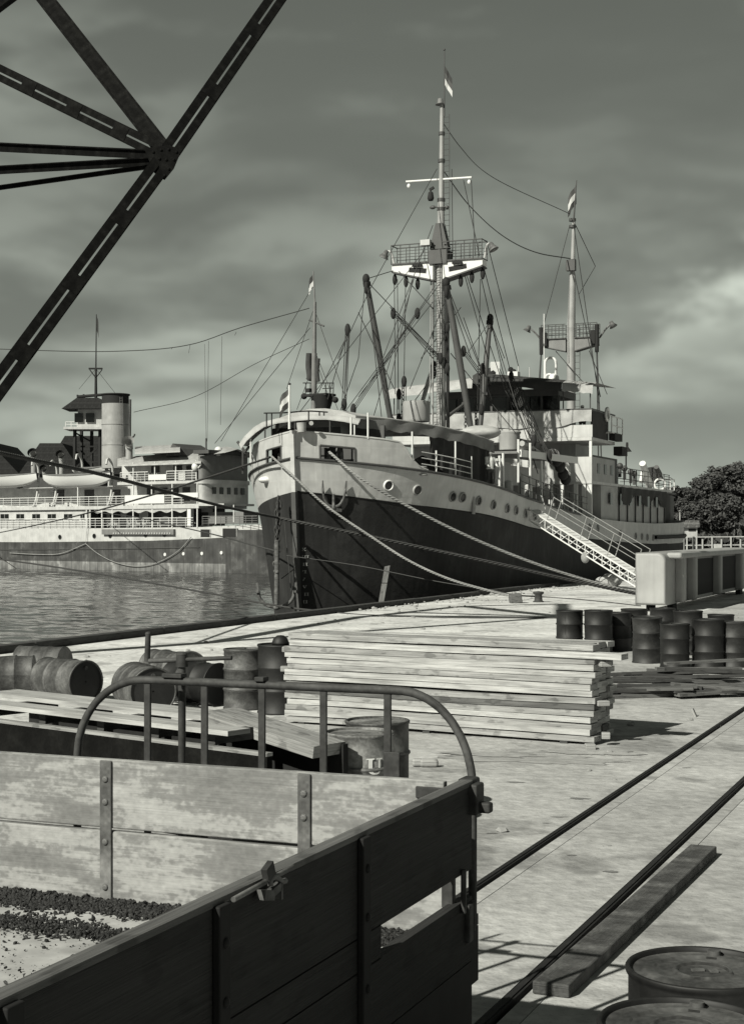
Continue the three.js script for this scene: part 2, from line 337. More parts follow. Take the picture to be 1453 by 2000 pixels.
const ST = []; for (let s = 0; s < 6; s += 0.25) ST.push(s); for (let s = 6; s < 16; s += 1) ST.push(s); for (let s = 16; s < 44; s += 3) ST.push(s); for (let s = 44; s < 58; s += 1) ST.push(s); ST.push(58.2, 58.5, 58.8, 59);
function shell(side, lo, hi, n, stations = ST) {
  const rows = []; for (let j = 0; j <= n; j++) rows.push(stations.map(s => { const y = lo(s) + (hi(s) - lo(s)) * j / n; return hp(side, s, y); }));
  return grid(rows, side > 0);
}
function hullAt(u, v) {   // starboard hull point seen at a photograph pixel
  let best = null, bd = 1e9;
  for (let s = 0; s < 55; s += 0.05) { let d = 64, y = 4; for (let k = 0; k < 4; k++) { const p = hp(1, s, y); d = proj(p)[2]; y = EYE + (PY - v) * d / FOCAL; } const p = hp(1, s, y), e = Math.abs(proj(p)[0] - u); if (e < bd) { bd = e; best = [s, y]; } }
  const [s, y] = best, p = hp(1, s, y), n = hp(1, s + 0.2, y).sub(p).cross(hp(1, s, y + 0.2).sub(p)).normalize(); if (n.x < 0) n.negate();
  return { p, n, s, y };
}
const faceM = (p, n) => new THREE.Matrix4().compose(p, new THREE.Quaternion().setFromUnitVectors(V(0, 1, 0), n), V(1, 1, 1));

const ship = thing('cargo_ship', 'large moored steamer with black hull, white upper strake and tall fore mast alongside the quay', 'ship', V(CX, -2, ZB - 20));
{
  const bottom = () => -3.2;
  const lower = part(ship, 'hull', [shell(1, bottom, yPaint, 16), shell(-1, bottom, yPaint, 16)], M.hullBlack, 'black lower hull');
  const upper = part(ship, 'upper_strake', [shell(1, yPaint, yDeck, 6), shell(-1, yPaint, yDeck, 6)], M.hullWhite, 'white band of the upper hull');
  // stem bar
  part(ship, 'stem_bar', [bar(V(CX, 4.18, hp(1, 0, 4.18).z + 0.02), V(CX, 6.66, hp(1, 0, 6.6).z + 0.02), 0.17, 0.34, V(0, 0, 1))], M.white, 'white stem bar');
  part(ship, 'stem_foot', [bar(V(CX, -3, hp(1, 0, -3).z + 0.03), V(CX, 4.17, hp(1, 0, 4.17).z + 0.03), 0.19, 0.36, V(0, 0, 1))], M.darkGrey);
  // rubbing strake at deck level
  for (const sd of [1, -1]) part(ship, 'rubbing_strake', [tube(ST.filter(s => s <= 24).map(s => hp(sd, s, yDeck(s)).add(V(sd * 0.02, 0, 0.02))), 0.055, 5, 90)], M.darkGrey);
  part(ship, 'sheer_line', [tube(ST.filter(s => s <= 44).map(s => hp(1, s, yPaint(s)).add(V(0.005, 0, 0))), 0.03, 5, 90)], M.black);
  // decks
  const deckRow = (s0, s1, dy) => { const rows = [[], []]; for (const s of ST) if (s >= s0 && s <= s1) { const y = yDeck(s) + dy; rows[0].push(hp(-1, s, yDeck(s)).setY(y)); rows[1].push(hp(1, s, yDeck(s)).setY(y)); } return grid(rows, true); };
  part(ship, 'deck', [deckRow(0, 59, -0.06)], M.woodGrey);
  // bulwark with mooring openings; two skins and a cap rail
  const bt = table([[0, 6.62], [0.6, 6.55], [2.6, 6.34], [3.1, 6.25], [3.35, 5.98], [3.6, 5.55], [3.9, 5.28], [4.3, 5.12]]);
  const bs = [0, 0.1, 0.25, 0.42, 0.62, 0.85, 1.1, 1.35, 1.57, 1.8, 2.05, 2.3, 2.6, 2.85, 3.1, 3.2, 3.35, 3.48, 3.6, 3.75, 3.9, 4.1, 4.3];
  for (const sd of [1, -1]) {
    const gs = [];
    for (const inn of [0, 0.07]) for (let i = 0; i < bs.length - 1; i++) {
      const open = bs[i] >= 0.61 && bs[i + 1] <= 1.58, f0 = open ? 0.55 : 0;
      const pt = (s, f) => { const lo = yDeck(s), y = lo + (bt(s) - lo) * f; const p = hp(sd, s, lo + 0.0 * f); p.y = y; p.x -= sd * inn; p.z -= inn * 0.5 + (y - lo) * -0.03; return p; };
      gs.push(...[[f0, (f0 + 1) / 2], [(f0 + 1) / 2, 1]].map(([a, b]) => [pt(bs[i], a), pt(bs[i + 1], a), pt(bs[i], b), pt(bs[i + 1], b)]));
    }
    // build with shared smooth normals: collect quads in one indexed-free grid and average normals by position
    const pos = [], nor = [], key = p => `${p.x.toFixed(3)},${p.y.toFixed(3)},${p.z.toFixed(3)}`, acc = {};
    const tri = (a, b, c) => { const n = b.clone().sub(a).cross(c.clone().sub(a)); if (n.x * sd < 0 || (Math.abs(n.x) < 1e-9 && n.z < 0)) { const t = b; b = c; c = t; n.negate(); } for (const p of [a, b, c]) { pos.push(p.x, p.y, p.z); const k = key(p); (acc[k] ??= V()).add(n); } };
    for (const [a, b, c, d] of gs) { tri(a, b, c); tri(b, d, c); }
    for (let i = 0; i < pos.length; i += 3) { const n = acc[key(V(pos[i], pos[i + 1], pos[i + 2]))].clone().normalize(); nor.push(n.x, n.y, n.z); }
    const g = new THREE.BufferGeometry(); g.setAttribute('position', new THREE.Float32BufferAttribute(pos, 3)); g.setAttribute('normal', new THREE.Float32BufferAttribute(nor, 3));
    const bw = part(ship, 'bulwark', [fin(g)], M.hullWhite);
    const capPts = bs.map(s => { const p = hp(sd, s, yDeck(s)); p.y = bt(s) + 0.02; p.x -= sd * 0.035; p.z += (bt(s) - yDeck(s)) * 0.03; return p; });
    part(bw, 'cap_rail', [tube(capPts, 0.05, 6, 80)], M.white);
    const fr = []; for (const [s, f] of [[0.62, 0], [1.57, 0]]) { const p = hp(sd, s, yDeck(s)); const q = p.clone(); q.y += (bt(s) - yDeck(s)) * 0.55; q.z += 0.02; fr.push(cyl(p, q, 0.045, 0.045, 6)); }
    fr.push(tube([0.62, 0.85, 1.1, 1.35, 1.57].map(s => { const p = hp(sd, s, yDeck(s)); p.y += (bt(s) - yDeck(s)) * 0.55; p.z += 0.02; return p; }), 0.045, 6, 16));
    part(bw, 'fairlead_frame', fr, M.darkGrey);
    // roller bitts inside the opening
    for (const s of [0.95, 1.3]) { const p = hp(sd, s, yDeck(s)); p.x -= sd * 0.3; p.z -= 0.25; part(bw, 'fairlead_roller', [cyl(p, p.clone().add(V(0, 0.42, 0)), 0.1, 0.08, 10)], M.ironPale); }
  }
  // deckhouse wall that closes the view below the forecastle awning, and the windlass
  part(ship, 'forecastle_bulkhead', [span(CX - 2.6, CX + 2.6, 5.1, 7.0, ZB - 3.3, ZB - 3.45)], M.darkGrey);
  part(ship, 'windlass', [cyl(V(CX - 1, 5.9, ZB - 2.4), V(CX + 1, 5.9, ZB - 2.4), 0.32, 0.32, 14), box(CX, 5.6, ZB - 2.4, 1.1, 0.9, 0.8), cyl(V(CX - 1.2, 5.9, ZB - 2.4), V(CX - 1, 5.9, ZB - 2.4), 0.45, 0.45, 14)], M.darkGrey);
  // white canvas screens under the awning
  const scr = (u0, u1, v0, v1, d) => [at(u0, v0, d), at(u1, v0 + 3, d), at(u0 + 3, v1, d), at(u1 - 1, v1 + 2, d)];
  { const [a, b, c, d] = scr(579, 598, 824, 843, 58.6 + 3.2); part(ship, 'canvas_bucket', [cyl(a.clone().lerp(b, 0.5), c.clone().lerp(d, 0.5), 0.2, 0.17, 10)], M.canvas); }
  part(ship, 'crest_plate', [cyl(at(608, 826.5, 61.8), at(608, 826.5, 61.75), 0.09, 0.09, 12)], M.canvas);
  // portholes along the starboard strake
  for (const [u, v, r] of [[758, 948, 0.2], [815, 957, 0.2], [884, 970, 0.2], [902, 971.5, 0.2], [934, 978, 0.19], [963, 986, 0.19], [990, 993, 0.19], [1007, 997, 0.19], [1025, 1003, 0.19], [1043, 1008, 0.19], [1150, 1030, 0.18], [1166, 1032, 0.18], [1210, 1042, 0.18], [1240, 1047, 0.18], [1252, 1048, 0.18], [1263, 1049, 0.18], [1274, 1050, 0.18]]) {
    const { p, n } = hullAt(u, v), m = faceM(p, n);
    const ring = lathe([[r * 0.86, -0.02], [r * 0.9, 0.06], [r * 1.02, 0.075], [r * 1.14, 0.05], [r * 1.2, -0.02]], V(), 20, m);
    const ph = part(ship, 'porthole', [ring], u < 790 ? M.whiteClean : M.buff);
    part(ph, 'glass', [cyl(p.clone().addScaledVector(n, -0.04), p.clone().addScaledVector(n, 0.015), r * 0.88, r * 0.88, 18)], M.glass);
  }
  // hawse pipe plating, port bow
  { const p = hp(-1, 1.9, 4.75), q = hp(-1, 1.9, 4.2); part(ship, 'hawse_lip', [ball(p, 0.34, 0.16, 0.3, 12)], M.whiteClean); }
}
// anchors
function anchorGeo() {   // stocked anchor, shank up +y, crown at 0
  const arm = s => tube([V(0, 0, 0), V(s * 0.35, 0.06, 0), V(s * 0.66, 0.32, 0), V(s * 0.78, 0.7, 0)], 0.075, 7, 12);
  const fl = s => { const g = prism([[-0.16, 0], [0, 0.42], [0.16, 0], [0, -0.14]], 'z', -0.04, 0.04); g.rotateY(Math.PI / 2); g.rotateZ(-s * 0.1); g.translate(s * 0.78, 0.62, 0); return g; };
  return { arms: [arm(1), arm(-1), fl(1), fl(-1), ball(V(0, 0, 0), 0.16, 0.13, 0.13)], shank: [cyl(V(0, 0, 0), V(0, 1.7, 0), 0.09, 0.065, 8), tube([0, 1, 2, 3, 4, 5].map(i => V(0.13 * Math.cos(i * 1.047), 1.83 + 0.13 * Math.sin(i * 1.047), 0)), 0.035, 6, 20, true)], stock: [cyl(V(0, 1.5, -0.75), V(0, 1.5, 0.75), 0.05, 0.05, 8), ball(V(0, 1.5, 0.75), 0.085), ball(V(0, 1.5, -0.75), 0.085)] };
}
function putAnchor(m4, material, bare) {
  const a = anchorGeo(); if (bare) { a.shank = [cyl(V(0, 0, 0), V(0, 0.5, -0.1), 0.1, 0.09, 8)]; a.stock = [bar(V(-0.5, -0.05, 0), V(0.55, -0.12, 0), 0.12, 0.12)]; } for (const k of Object.keys(a)) a[k].forEach(g => g.applyMatrix4(m4));
  const arms = part(ship, 'anchor', a.arms, material); part(arms, 'shank', a.shank, material); part(arms, 'stock', a.stock, material);
}
{
  const { p, n } = hullAt(648, 990);
  const up = V(0, 1, 0), z = n.clone(), x = up.clone().cross(z).normalize(), y = z.clone().cross(x);
  putAnchor(new THREE.Matrix4().makeBasis(x, y, z).scale(V(0.62, 1.05, 0.62)).setPosition(p.clone().addScaledVector(n, 0.14)), M.ironPale, true);
  // port anchor hangs from its chain at the water, with a fender spar beside it
  const c = at(540, 1186, 61.5), t = at(544, 978, 62.2);
  putAnchor(new THREE.Matrix4().makeRotationY(0.5).scale(V(0.95, 0.95, 0.95)).setPosition(c), M.ironPale);
  for (let i = 0, n2 = 15; i < n2; i++) {
    const q = t.clone().lerp(c.clone().add(V(0, 1.9, 0)), i / (n2 - 1)); q.x += 0.03 * Math.sin(i * 1.7);
    const g = fin(new THREE.TorusGeometry(0.13, 0.045, 6, 12)); g.scale(0.75, 1.35, 1); g.rotateY(i % 2 ? 0.3 : 1.8); g.translate(q.x, q.y, q.z);
    part(ship, 'chain_link', [g], M.iron);
  }
  part(ship, 'fender_spar', [tube([at(541, 1055, 61.3), at(541, 1110, 61.2), at(540, 1180, 61.1)], 0.1, 8)], M.woodGrey);
  // bobstay lines at the stem
  part(ship, 'stem_line', [tube([at(555, 1010, 61.8), at(569, 1155, 61.4)], 0.02, 5)], M.wire);
  part(ship, 'stem_line', [tube([at(550, 1130, 61.4), at(574, 1112, 61.9)], 0.02, 5)], M.wire);
}
// draught marks in roman numerals
{
  const font = await new FontLoader().loadAsync('fonts/droid/droid_serif_bold.typeface.json');
  globalThis.FONT = font;
  ['IX', 'VIII', 'VII', 'VI', 'V', 'IV', 'III', 'II'].forEach((t, i) => {
    const { p, n } = hullAt(590 + i * 0.7, 1076 + i * 14.6);
    const g = new TextGeometry(t, { font, size: 0.125, depth: 0.01, curveSegments: 3, bevelEnabled: false }); g.computeBoundingBox(); g.translate(-g.boundingBox.max.x / 2, 0, 0); g.scale(1.7, 1, 1);
    const gg = fin(g), x = V(0, 1, 0).cross(n).normalize(), y = n.clone().cross(x);
    gg.applyMatrix4(new THREE.Matrix4().makeBasis(x, y, n).setPosition(p.clone().addScaledVector(n, 0.012)));
    part(ship, 'draught_mark', [gg], M.buff);
  });
}
// rust lip at the hull and small scuppers
{
  const { p, n } = hullAt(922, 992); part(ship, 'scupper_pipe', [tube([p.clone().addScaledVector(n, 0.06).add(V(0, 0.5, 0)), p.clone().addScaledVector(n, 0.1), p.clone().addScaledVector(n, 0.06).add(V(0, -0.25, 0))], 0.08, 7)], M.buff);
}
// forecastle awning, stanchions and rails
{
  // small forward awning
  const cs = [[-1.5, 6.3], [-1.38, 6.62], [-1.18, 6.98], [-1, 7.2], [-0.7, 7.33], [-0.35, 7.42], [0, 7.46], [0.35, 7.42], [0.7, 7.33], [1, 7.2]];
  const rows = [1.95, 2.0, 2.5, 3.0, 3.6].map((s, i) => cs.map(([f, y], k) => V(CX - 0.15 + f * (2.15 + 0.35 * i * 0.25), y - (i === 0 ? 0.2 : 0) + 0.012 * Math.sin(i * 4 + k * 2), ZB - s)));
  part(ship, 'awning', [grid(rows, true), grid(rows.map(r => r.map(p => p.clone().add(V(0, -0.03, 0)))))], M.canvas, 'pale canvas awning over the bow');
  for (const [x, s, m] of [[-29.0, 2.05, M.darkGrey], [-29.7, 2.1, M.whiteClean], [-24.9, 2.05, M.whiteClean], [-27.6, 2.05, M.darkGrey], [-26.0, 2.05, M.darkGrey]]) part(ship, 'stanchion', [cyl(V(x, yDeck(s), ZB - s), V(x, x < -29.5 ? 6.5 : 7.15, ZB - s), 0.035, 0.035, 6)], m);
  part(ship, 'breast_rail', [tube([at(516, 807, 62.5), at(560, 806, 61.9), at(600, 803, 62), at(640, 805, 62.6)], 0.03, 5), cyl(at(521, 807, 62.5), at(521, 838, 62.5), 0.028), cyl(at(531, 807, 62.4), at(531, 850, 62.4), 0.028), cyl(at(603, 803, 62), at(603, 824, 62), 0.03), cyl(at(624, 804, 62.2), at(624, 812, 62.2), 0.028), cyl(at(633, 804, 62.4), at(633, 812, 62.4), 0.028)], M.black);
  part(ship, 'canvas_screen', [grid([0, 1, 2, 3, 4, 5].map(i => { const t = i / 5, a = at(664 + 2 * t, 818 + t * 32, 64), b = at(692 + t * 5, 825 + t * 32, 65); return [a, a.clone().lerp(b, 0.5).add(V(0.05 * Math.sin(i * 3), 0, 0.06)), b]; }))], M.canvas);
  // davit arm on the port bow
  part(ship, 'cathead', [bar(at(464, 862, 66), at(481, 885, 66), 0.12), bar(at(487, 872, 65.6), at(478, 884, 66), 0.08), cyl(at(475, 880, 66), at(475, 925, 66.2), 0.05)], M.darkGrey);
  // large awning with deep valance over the fore deck
  const edge = [[-24.95, -58.3, 7.36], [-23.9, -60.0, 7.28], [-22.9, -61.9, 7.13], [-22.0, -63.9, 6.9], [-21.6, -66.3, 6.64]];
  const c = new THREE.CatmullRomCurve3(edge.map(([x, z, y]) => V(x, y, z))), N = 28, top = [], val = [], val2 = [];
  for (let i = 0; i <= N; i++) { const p = c.getPoint(i / N), hw = p.x - CX; top.push([1, 0.8, 0.5, 0.2, -0.2, -0.5, -0.8, -1].map(f => V(CX + hw * f, p.y + 0.36 * (1 - f * f), p.z))); const sag = 0.035 * Math.sin(i * 1.9) + 0.02 * Math.sin(i * 4.1); val.push([0, 0.25, 0.5, 0.75, 1].map(f => V(p.x + 0.03 * Math.sin(i * 1.3 + f * 2) + 0.02, p.y - f * (0.5 + sag), p.z + 0.02 * Math.sin(i * 2.2)))); val2.push([0, 1].map(f => V(CX - (p.x - CX), p.y - f * 0.5, p.z))); }
  part(ship, 'awning', [grid(top, true)], M.canvas, 'pale canvas awning over the fore deck');
  const aw = part(ship, 'awning_valance', [grid(val), grid(val2)], M.canvasGrey, 'grey canvas valance hanging from the fore deck awning');
  part(aw, 'edge_rope', [tube(c.getPoints(24), 0.035, 5, 48)], M.canvas);
  const fr = []; for (const sgn of [1]) fr.push([0, 0.2, 0.4, 0.6, 0.8, 1].map(f => { const p = c.getPoint(0); return V(CX + (p.x - CX) * (1 - 2 * f), p.y + 0.36 * (1 - (1 - 2 * f) ** 2) - 0.0, p.z); })); part(aw, 'front_valance', [grid([fr[0], fr[0].map(p => p.clone().add(V(0, -0.42, 0.02)))])], M.canvas);
  // stanchions of the big awning
  for (const [u, va, vb] of [[690, 815, 853], [724, 806, 857], [810, 843, 914], [858, 880, 924], [895, 862, 932]]) { const q = hullAt(u, vb + 6), b = q.p.clone(); b.x -= 0.12; const d = proj(b)[2]; b.y = EYE + (PY - vb) * d / FOCAL; const t = b.clone(); t.y = EYE + (PY - va) * d / FOCAL; part(ship, 'stanchion', [cyl(b, t, 0.04, 0.04, 7)], M.whiteClean); }
  // side curtain, rear half, hanging with folds
  const cur = []; for (let i = 0; i <= 40; i++) { const t = 0.5 + 0.5 * i / 40, p = c.getPoint(t), y0 = yDeck(ZB - p.z) + 0.05; cur.push([0, 0.3, 0.6, 1].map(f => V(p.x - 0.16 + 0.06 * Math.sin(i * 1.1 + f), p.y - 0.05 + (y0 - p.y + 0.1 + (i < 14 ? 0.5 * (1 - i / 14) : 0)) * f, p.z + 0.05 * Math.sin(i * 0.9)))); }
  part(ship, 'shade_toned_curtain', [grid(cur)], M.canvasDarkAndShade, 'side curtain of the fore deck awning, toned dark for its shade');  // the dark tone is the shade on this side, put into the colour
  // tarpaulin over deck gear seen below the valance
  const tp = []; const rt = rng(9); for (let i = 0; i <= 18; i++) { const t = i / 18, p = c.getPoint(0.18 + t * 0.6), yb = yDeck(ZB - p.z); tp.push([0, 0.35, 0.7, 1].map(f => V(p.x - 0.9 - 0.9 * f + 0.12 * Math.sin(i * 1.7 + f * 3), yb + (0.95 + 0.22 * Math.sin(i * 0.9) + 0.1 * rt()) * (f === 0 ? 0.05 : Math.sqrt(f)), p.z))); }
  part(ship, 'tarpaulin', [grid(tp, true)], M.canvasGrey);
  // forecastle guard rail along the starboard side
  const rp = []; for (const f of [0.3, 0.55, 0.8]) rp.push(tube([4.1, 5, 6, 7].map(s => { const p = hp(1, s, yDeck(s)); p.x -= 0.12; p.y += f; return p; }), 0.02, 5, 30));
  part(ship, 'guard_rail', rp, M.whiteClean);
  for (const s of [7, 12, 13.2, 14.4, 15.6, 16.8, 18, 19.2, 20.4, 21.6, 22.8]) { const p = hp(1, s, yDeck(s)); p.x -= 0.12; part(ship, 'rail_post', [cyl(p, p.clone().add(V(0, 1.05, 0)), 0.03, 0.025, 6)], s < 12 ? M.whiteClean : M.darkGrey); }
  part(ship, 'guard_rail', [0.4, 0.72, 1.04].map(f => tube([12, 14, 16, 18, 20, 22, 24].map(s => { const p = hp(1, s, yDeck(s)); p.x -= 0.12; p.y += f; return p; }), 0.02, 5, 30)), M.darkGrey);
  // coiled hose on the rail
  part(ship, 'rope_coil', [0, 1, 2, 3].map(i => { const { p } = hullAt(838, 905); const g = fin(new THREE.TorusGeometry(0.3 - i * 0.012, 0.045, 6, 18)); g.rotateX(Math.PI / 2); g.scale(1.2, 1, 1); g.translate(p.x - 0.5, yDeck(6.4) + 0.1 + i * 0.11, p.z); return g; }), M.ropePale);
}
// jack staff and flag
function flag(t, top, dx, dz, hgt, len, mats_, droop = 0.3) {   // three bands as three parts, hanging in folds from the staff
  const bands = mats_.length;
  for (let b = 0; b < bands; b++) {
    const rows = []; for (let j = 0; j <= 3; j++) { const f = (b + j / 3) / bands; rows.push([0, 1, 2, 3, 4, 5, 6].map(i => { const s = i / 6; return V(top.x + dx * len * s + 0.09 * Math.sin(s * 7 + f * 2) * dz, top.y - f * hgt - droop * s * len, top.z + dz * len * s + 0.1 * Math.sin(s * 8 + f) * dx); })); }
    part(t, 'flag_band', [grid(rows)], mats_[b]);
  }
}
{
  const b = at(565.5, 838, 61.6), t = at(565.5, 750, 61.6); const js = part(ship, 'jack_staff', [cyl(b, t, 0.055, 0.04, 8)], M.whiteClean); part(js, 'truck', [ball(t, 0.07, 0.05, 0.07)], M.iron);
  const f0 = at(563, 757, 61.6); flag(js, f0, -0.62, 0.1, 0.78, 0.6, [M.flagRed, M.flagWhite, M.flagBlue], 0.75);
}

// ---------------------------------------------------------------- fore mast with crosstree, derricks and rigging
const MZ = -73.4;
function ladder(a, b, w, n, dir = V(1, 0, 0)) { const h = dir.clone().multiplyScalar(w / 2), gs = [tube([a.clone().add(h), b.clone().add(h)], 0.022, 5), tube([a.clone().sub(h), b.clone().sub(h)], 0.022, 5)]; for (let i = 0; i < n; i++) { const p = a.clone().lerp(b, (i + 0.5) / n); gs.push(tube([p.clone().add(h), p.clone().sub(h)], 0.014, 4)); } return gs; }
{
  const m0 = atZ(861, 850, MZ), m1 = atZ(860.5, 500, MZ), m2 = atZ(863, 205, MZ), m3 = atZ(867.5, 97, MZ);
  const mast = part(ship, 'fore_mast', [cyl(m0, m1, 0.24, 0.22, 18), cyl(m1, m1.clone().lerp(m2, 0.36), 0.22, 0.17, 18), cyl(m1.clone().lerp(m2, 0.36), m2, 0.13, 0.1, 14)], M.buff, 'tall buff fore mast');
  part(mast, 'topmast_pole', [cyl(m2.clone().add(V(0.12, -0.6, 0)), m3, 0.04, 0.025, 8), ball(m3, 0.06)], M.darkGrey);
  part(mast, 'masthead_lamp', [lathe([[0.02, 0.35], [0.13, 0.3], [0.15, 0.1], [0.25, 0], [0.02, 0]], m2.clone().add(V(-0.08, 0, 0.05)), 14)], M.grey);
  for (const f of [0.3, 0.36, 0.62, 0.8]) part(mast, 'band', [cyl(m1.clone().lerp(m2, f), m1.clone().lerp(m2, f).add(V(0, 0.16, 0)), 0.24 - f * 0.1, 0.24 - f * 0.1, 14)], M.darkGrey);
  part(mast, 'mast_ladder', ladder(m1.clone().add(V(0.33, 0, 0)), m2.clone().add(V(0.24, -0.5, 0)), 0.3, 26), M.darkGrey);
  part(mast, 'mast_ladder', ladder(m0.clone().add(V(-0.1, 0, 0.34)), m1.clone().add(V(-0.1, -0.4, 0.34)), 0.36, 34), M.darkGrey);
  part(mast, 'cable_pipe', [tube([m0.clone().add(V(-0.42, 0, 0.1)), m1.clone().add(V(-0.36, -1, 0.1))], 0.05, 6), tube([m0.clone().add(V(-0.6, 0, 0.05)), m1.clone().add(V(-0.5, -1, 0.05))], 0.03, 6)], M.buff);
  part(mast, 'lower_shroud_trunk', [tube([m0.clone().add(V(0.34, 0, -0.1)), m1.clone().add(V(0.3, 0, -0.1))], 0.1, 8)], M.black);
  // signal yard
  const y0 = atZ(793, 355, MZ), y1 = atZ(921, 346.5, MZ); const yd = part(mast, 'signal_yard', [cyl(y0, y1, 0.06, 0.06, 8)], M.whiteClean);
  for (const p of [y0.clone().lerp(y1, 0.04), y0.clone().lerp(y1, 0.96)]) part(yd, 'block', [ball(p.clone().add(V(0, -0.22, 0)), 0.1, 0.12, 0.06, 8)], M.whiteClean);
  // hanging signal shapes
  part(mast, 'signal_cone', [lathe([[0.02, 0.5], [0.12, 0.42], [0.17, 0.12], [0.12, 0], [0.01, -0.02]], atZ(841, 392, MZ), 10), bar(atZ(847, 366, MZ), atZ(839, 371, MZ), 0.12)], M.black);
  part(mast, 'radio_bracket', [cyl(atZ(842, 404, MZ), atZ(874, 404, MZ), 0.045), ball(atZ(845, 405, MZ), 0.17, 0.1, 0.1), ball(atZ(873, 405, MZ), 0.1)], M.darkGrey);
  // crosstree
  const e0 = atZ(770, 517, MZ), e1 = atZ(946, 510, MZ), cb = atZ(860, 548, MZ), top = 16.22;
  for (const [a, lab] of [[e0, 'arm'], [e1, 'arm']]) {
    const dir = Math.sign(a.x - cb.x), x0 = cb.x + dir * 0.24, x1 = a.x;
    const g = prism([[x0, top], [x1, top], [x1, top - 0.28], [x1 - dir * 0.12, top - 0.34], [x0, cb.y]], 'z', MZ - 0.34, MZ + 0.34);
    const arm = part(mast, 'crosstree_arm', [g], M.whiteClean, 'white tapered crosstree arm');
    part(arm, 'arm_flange', [bar(V(x1, top + 0.03, MZ), V(x0, top + 0.03, MZ), 0.86, 0.06), bar(V(x1, top - 0.36, MZ), V(x0, cb.y - 0.03, MZ), 0.8, 0.07)], M.darkGrey);
    part(arm, 'lightening_hole', [box((x0 * 0.62 + x1 * 0.38), top - 0.36, MZ + 0.345, 0.95, 0.24, 0.02, 0, 0, 0.12 * dir), box((x0 * 0.62 + x1 * 0.38), top - 0.12, MZ + 0.42, 0.5, 0.12, 0.16)], M.black);
    // platform rail
    const posts = []; for (let i = 0; i <= 4; i++) { const x = x0 + (x1 - x0) * (0.12 + 0.88 * i / 4); for (const zz of [-0.42, 0.42]) posts.push(cyl(V(x, top, MZ + zz), V(x, top + 0.98, MZ + zz), 0.026, 0.022, 5)); }
    for (const zz of [-0.42, 0.42]) for (const hh of [0.35, 0.66, 0.98]) posts.push(tube([V(x0, top + hh, MZ + zz), V(x1, top + hh, MZ + zz)], hh > 0.9 ? 0.03 : 0.017, 5));
    posts.push(tube([V(x1, top + 0.98, MZ - 0.42), V(x1, top + 0.98, MZ + 0.42)], 0.03, 5));
    part(arm, 'platform_rail', posts, hhMat());
    // cargo lamp on its bracket
    const lp = V(x1 + dir * 0.48, top + 0.55, MZ + 0.15);
    part(arm, 'lamp_bracket', [tube([V(x1, top + 0.1, MZ), V(x1 + dir * 0.2, top + 0.75, MZ + 0.1), lp.clone().add(V(0, 0.2, 0))], 0.06, 6)], M.white);
    part(arm, 'cargo_lamp', [lathe([[0.03, 0.32], [0.1, 0.28], [0.14, 0.1], [0.27, -0.12], [0.25, -0.14], [0.02, -0.05]], lp, 14, new THREE.Matrix4().makeRotationZ(dir * 0.5))], M.ironPale);
    // hanging blocks under the arm
    for (const f of [0.97, 0.7, 0.42]) { const p = V(x0 + (x1 - x0) * f, (top - 0.34) * f + cb.y * (1 - f) - 0.35, MZ + 0.1); part(arm, 'cargo_block', [ball(p, 0.13, 0.3, 0.1, 8), cyl(p, p.clone().add(V(0, 0.42, 0)), 0.03)], M.black); }
  }
  part(mast, 'mast_table', [box(cb.x, top + 0.25, MZ, 0.95, 0.7, 0.9), prism([[cb.x - 0.5, 16.9], [cb.x + 0.5, 16.9], [cb.x + 0.18, 18.2], [cb.x - 0.18, 18.2]], 'z', MZ - 0.2, MZ + 0.25)], M.darkGrey);
  part(mast, 'floodlight', [box(cb.x - 0.6, 17.2, MZ + 0.5, 0.5, 0.28, 0.3)], M.white);
  // pennant at the top
  flag(mast, m3.clone().add(V(0.04, -0.85, 0)), 0.8, 0.25, 0.95, 0.55, [M.flagBlue, M.flagRed, M.flagWhite], 1.3);
  function hhMat() { return M.darkGrey; }

  // derricks
  const derrick = (u0, v0, z0, u1, v1, z1, r, m, lab) => {
    const a = atZ(u0, v0, z0), b = atZ(u1, v1, z1), c = a.clone().lerp(b, 0.5);
    const d = part(ship, 'derrick_boom', [cyl(a, c, r * 0.8, r, 12), cyl(c, b, r, r * 0.75, 12)], m, lab);
    part(d, 'boom_head', [ball(b, r * 1.15, r * 1.6, r * 1.15, 8), ball(b.clone().add(V(0.05, -0.45, 0.1)), 0.13, 0.32, 0.12, 8), cyl(b.clone().lerp(a, 0.02), b.clone().lerp(a, 0.05), r * 1.15, r * 1.15, 12)], M.black);
    part(d, 'boom_heel', [ball(a, r * 1.3, r * 1.6, r * 1.3, 8)], M.iron);
    return d;
  };
  derrick(763, 822, -72.4, 715, 545, -70.5, 0.17, M.boom, 'dark derrick boom leaning left of the fore mast');
  derrick(921, 846, -72.4, 871, 552, -71.2, 0.18, M.boom, 'dark derrick boom leaning against the fore mast');
  derrick(936, 850, -74.5, 957, 622, -76, 0.16, M.boom, 'derrick boom right of the fore mast');
  derrick(812, 822, -74.5, 847, 712, -75.5, 0.13, M.buff, 'short pale boom left of the fore mast');
  derrick(905, 790, -80, 842, 838, -77, 0.1, M.boom);

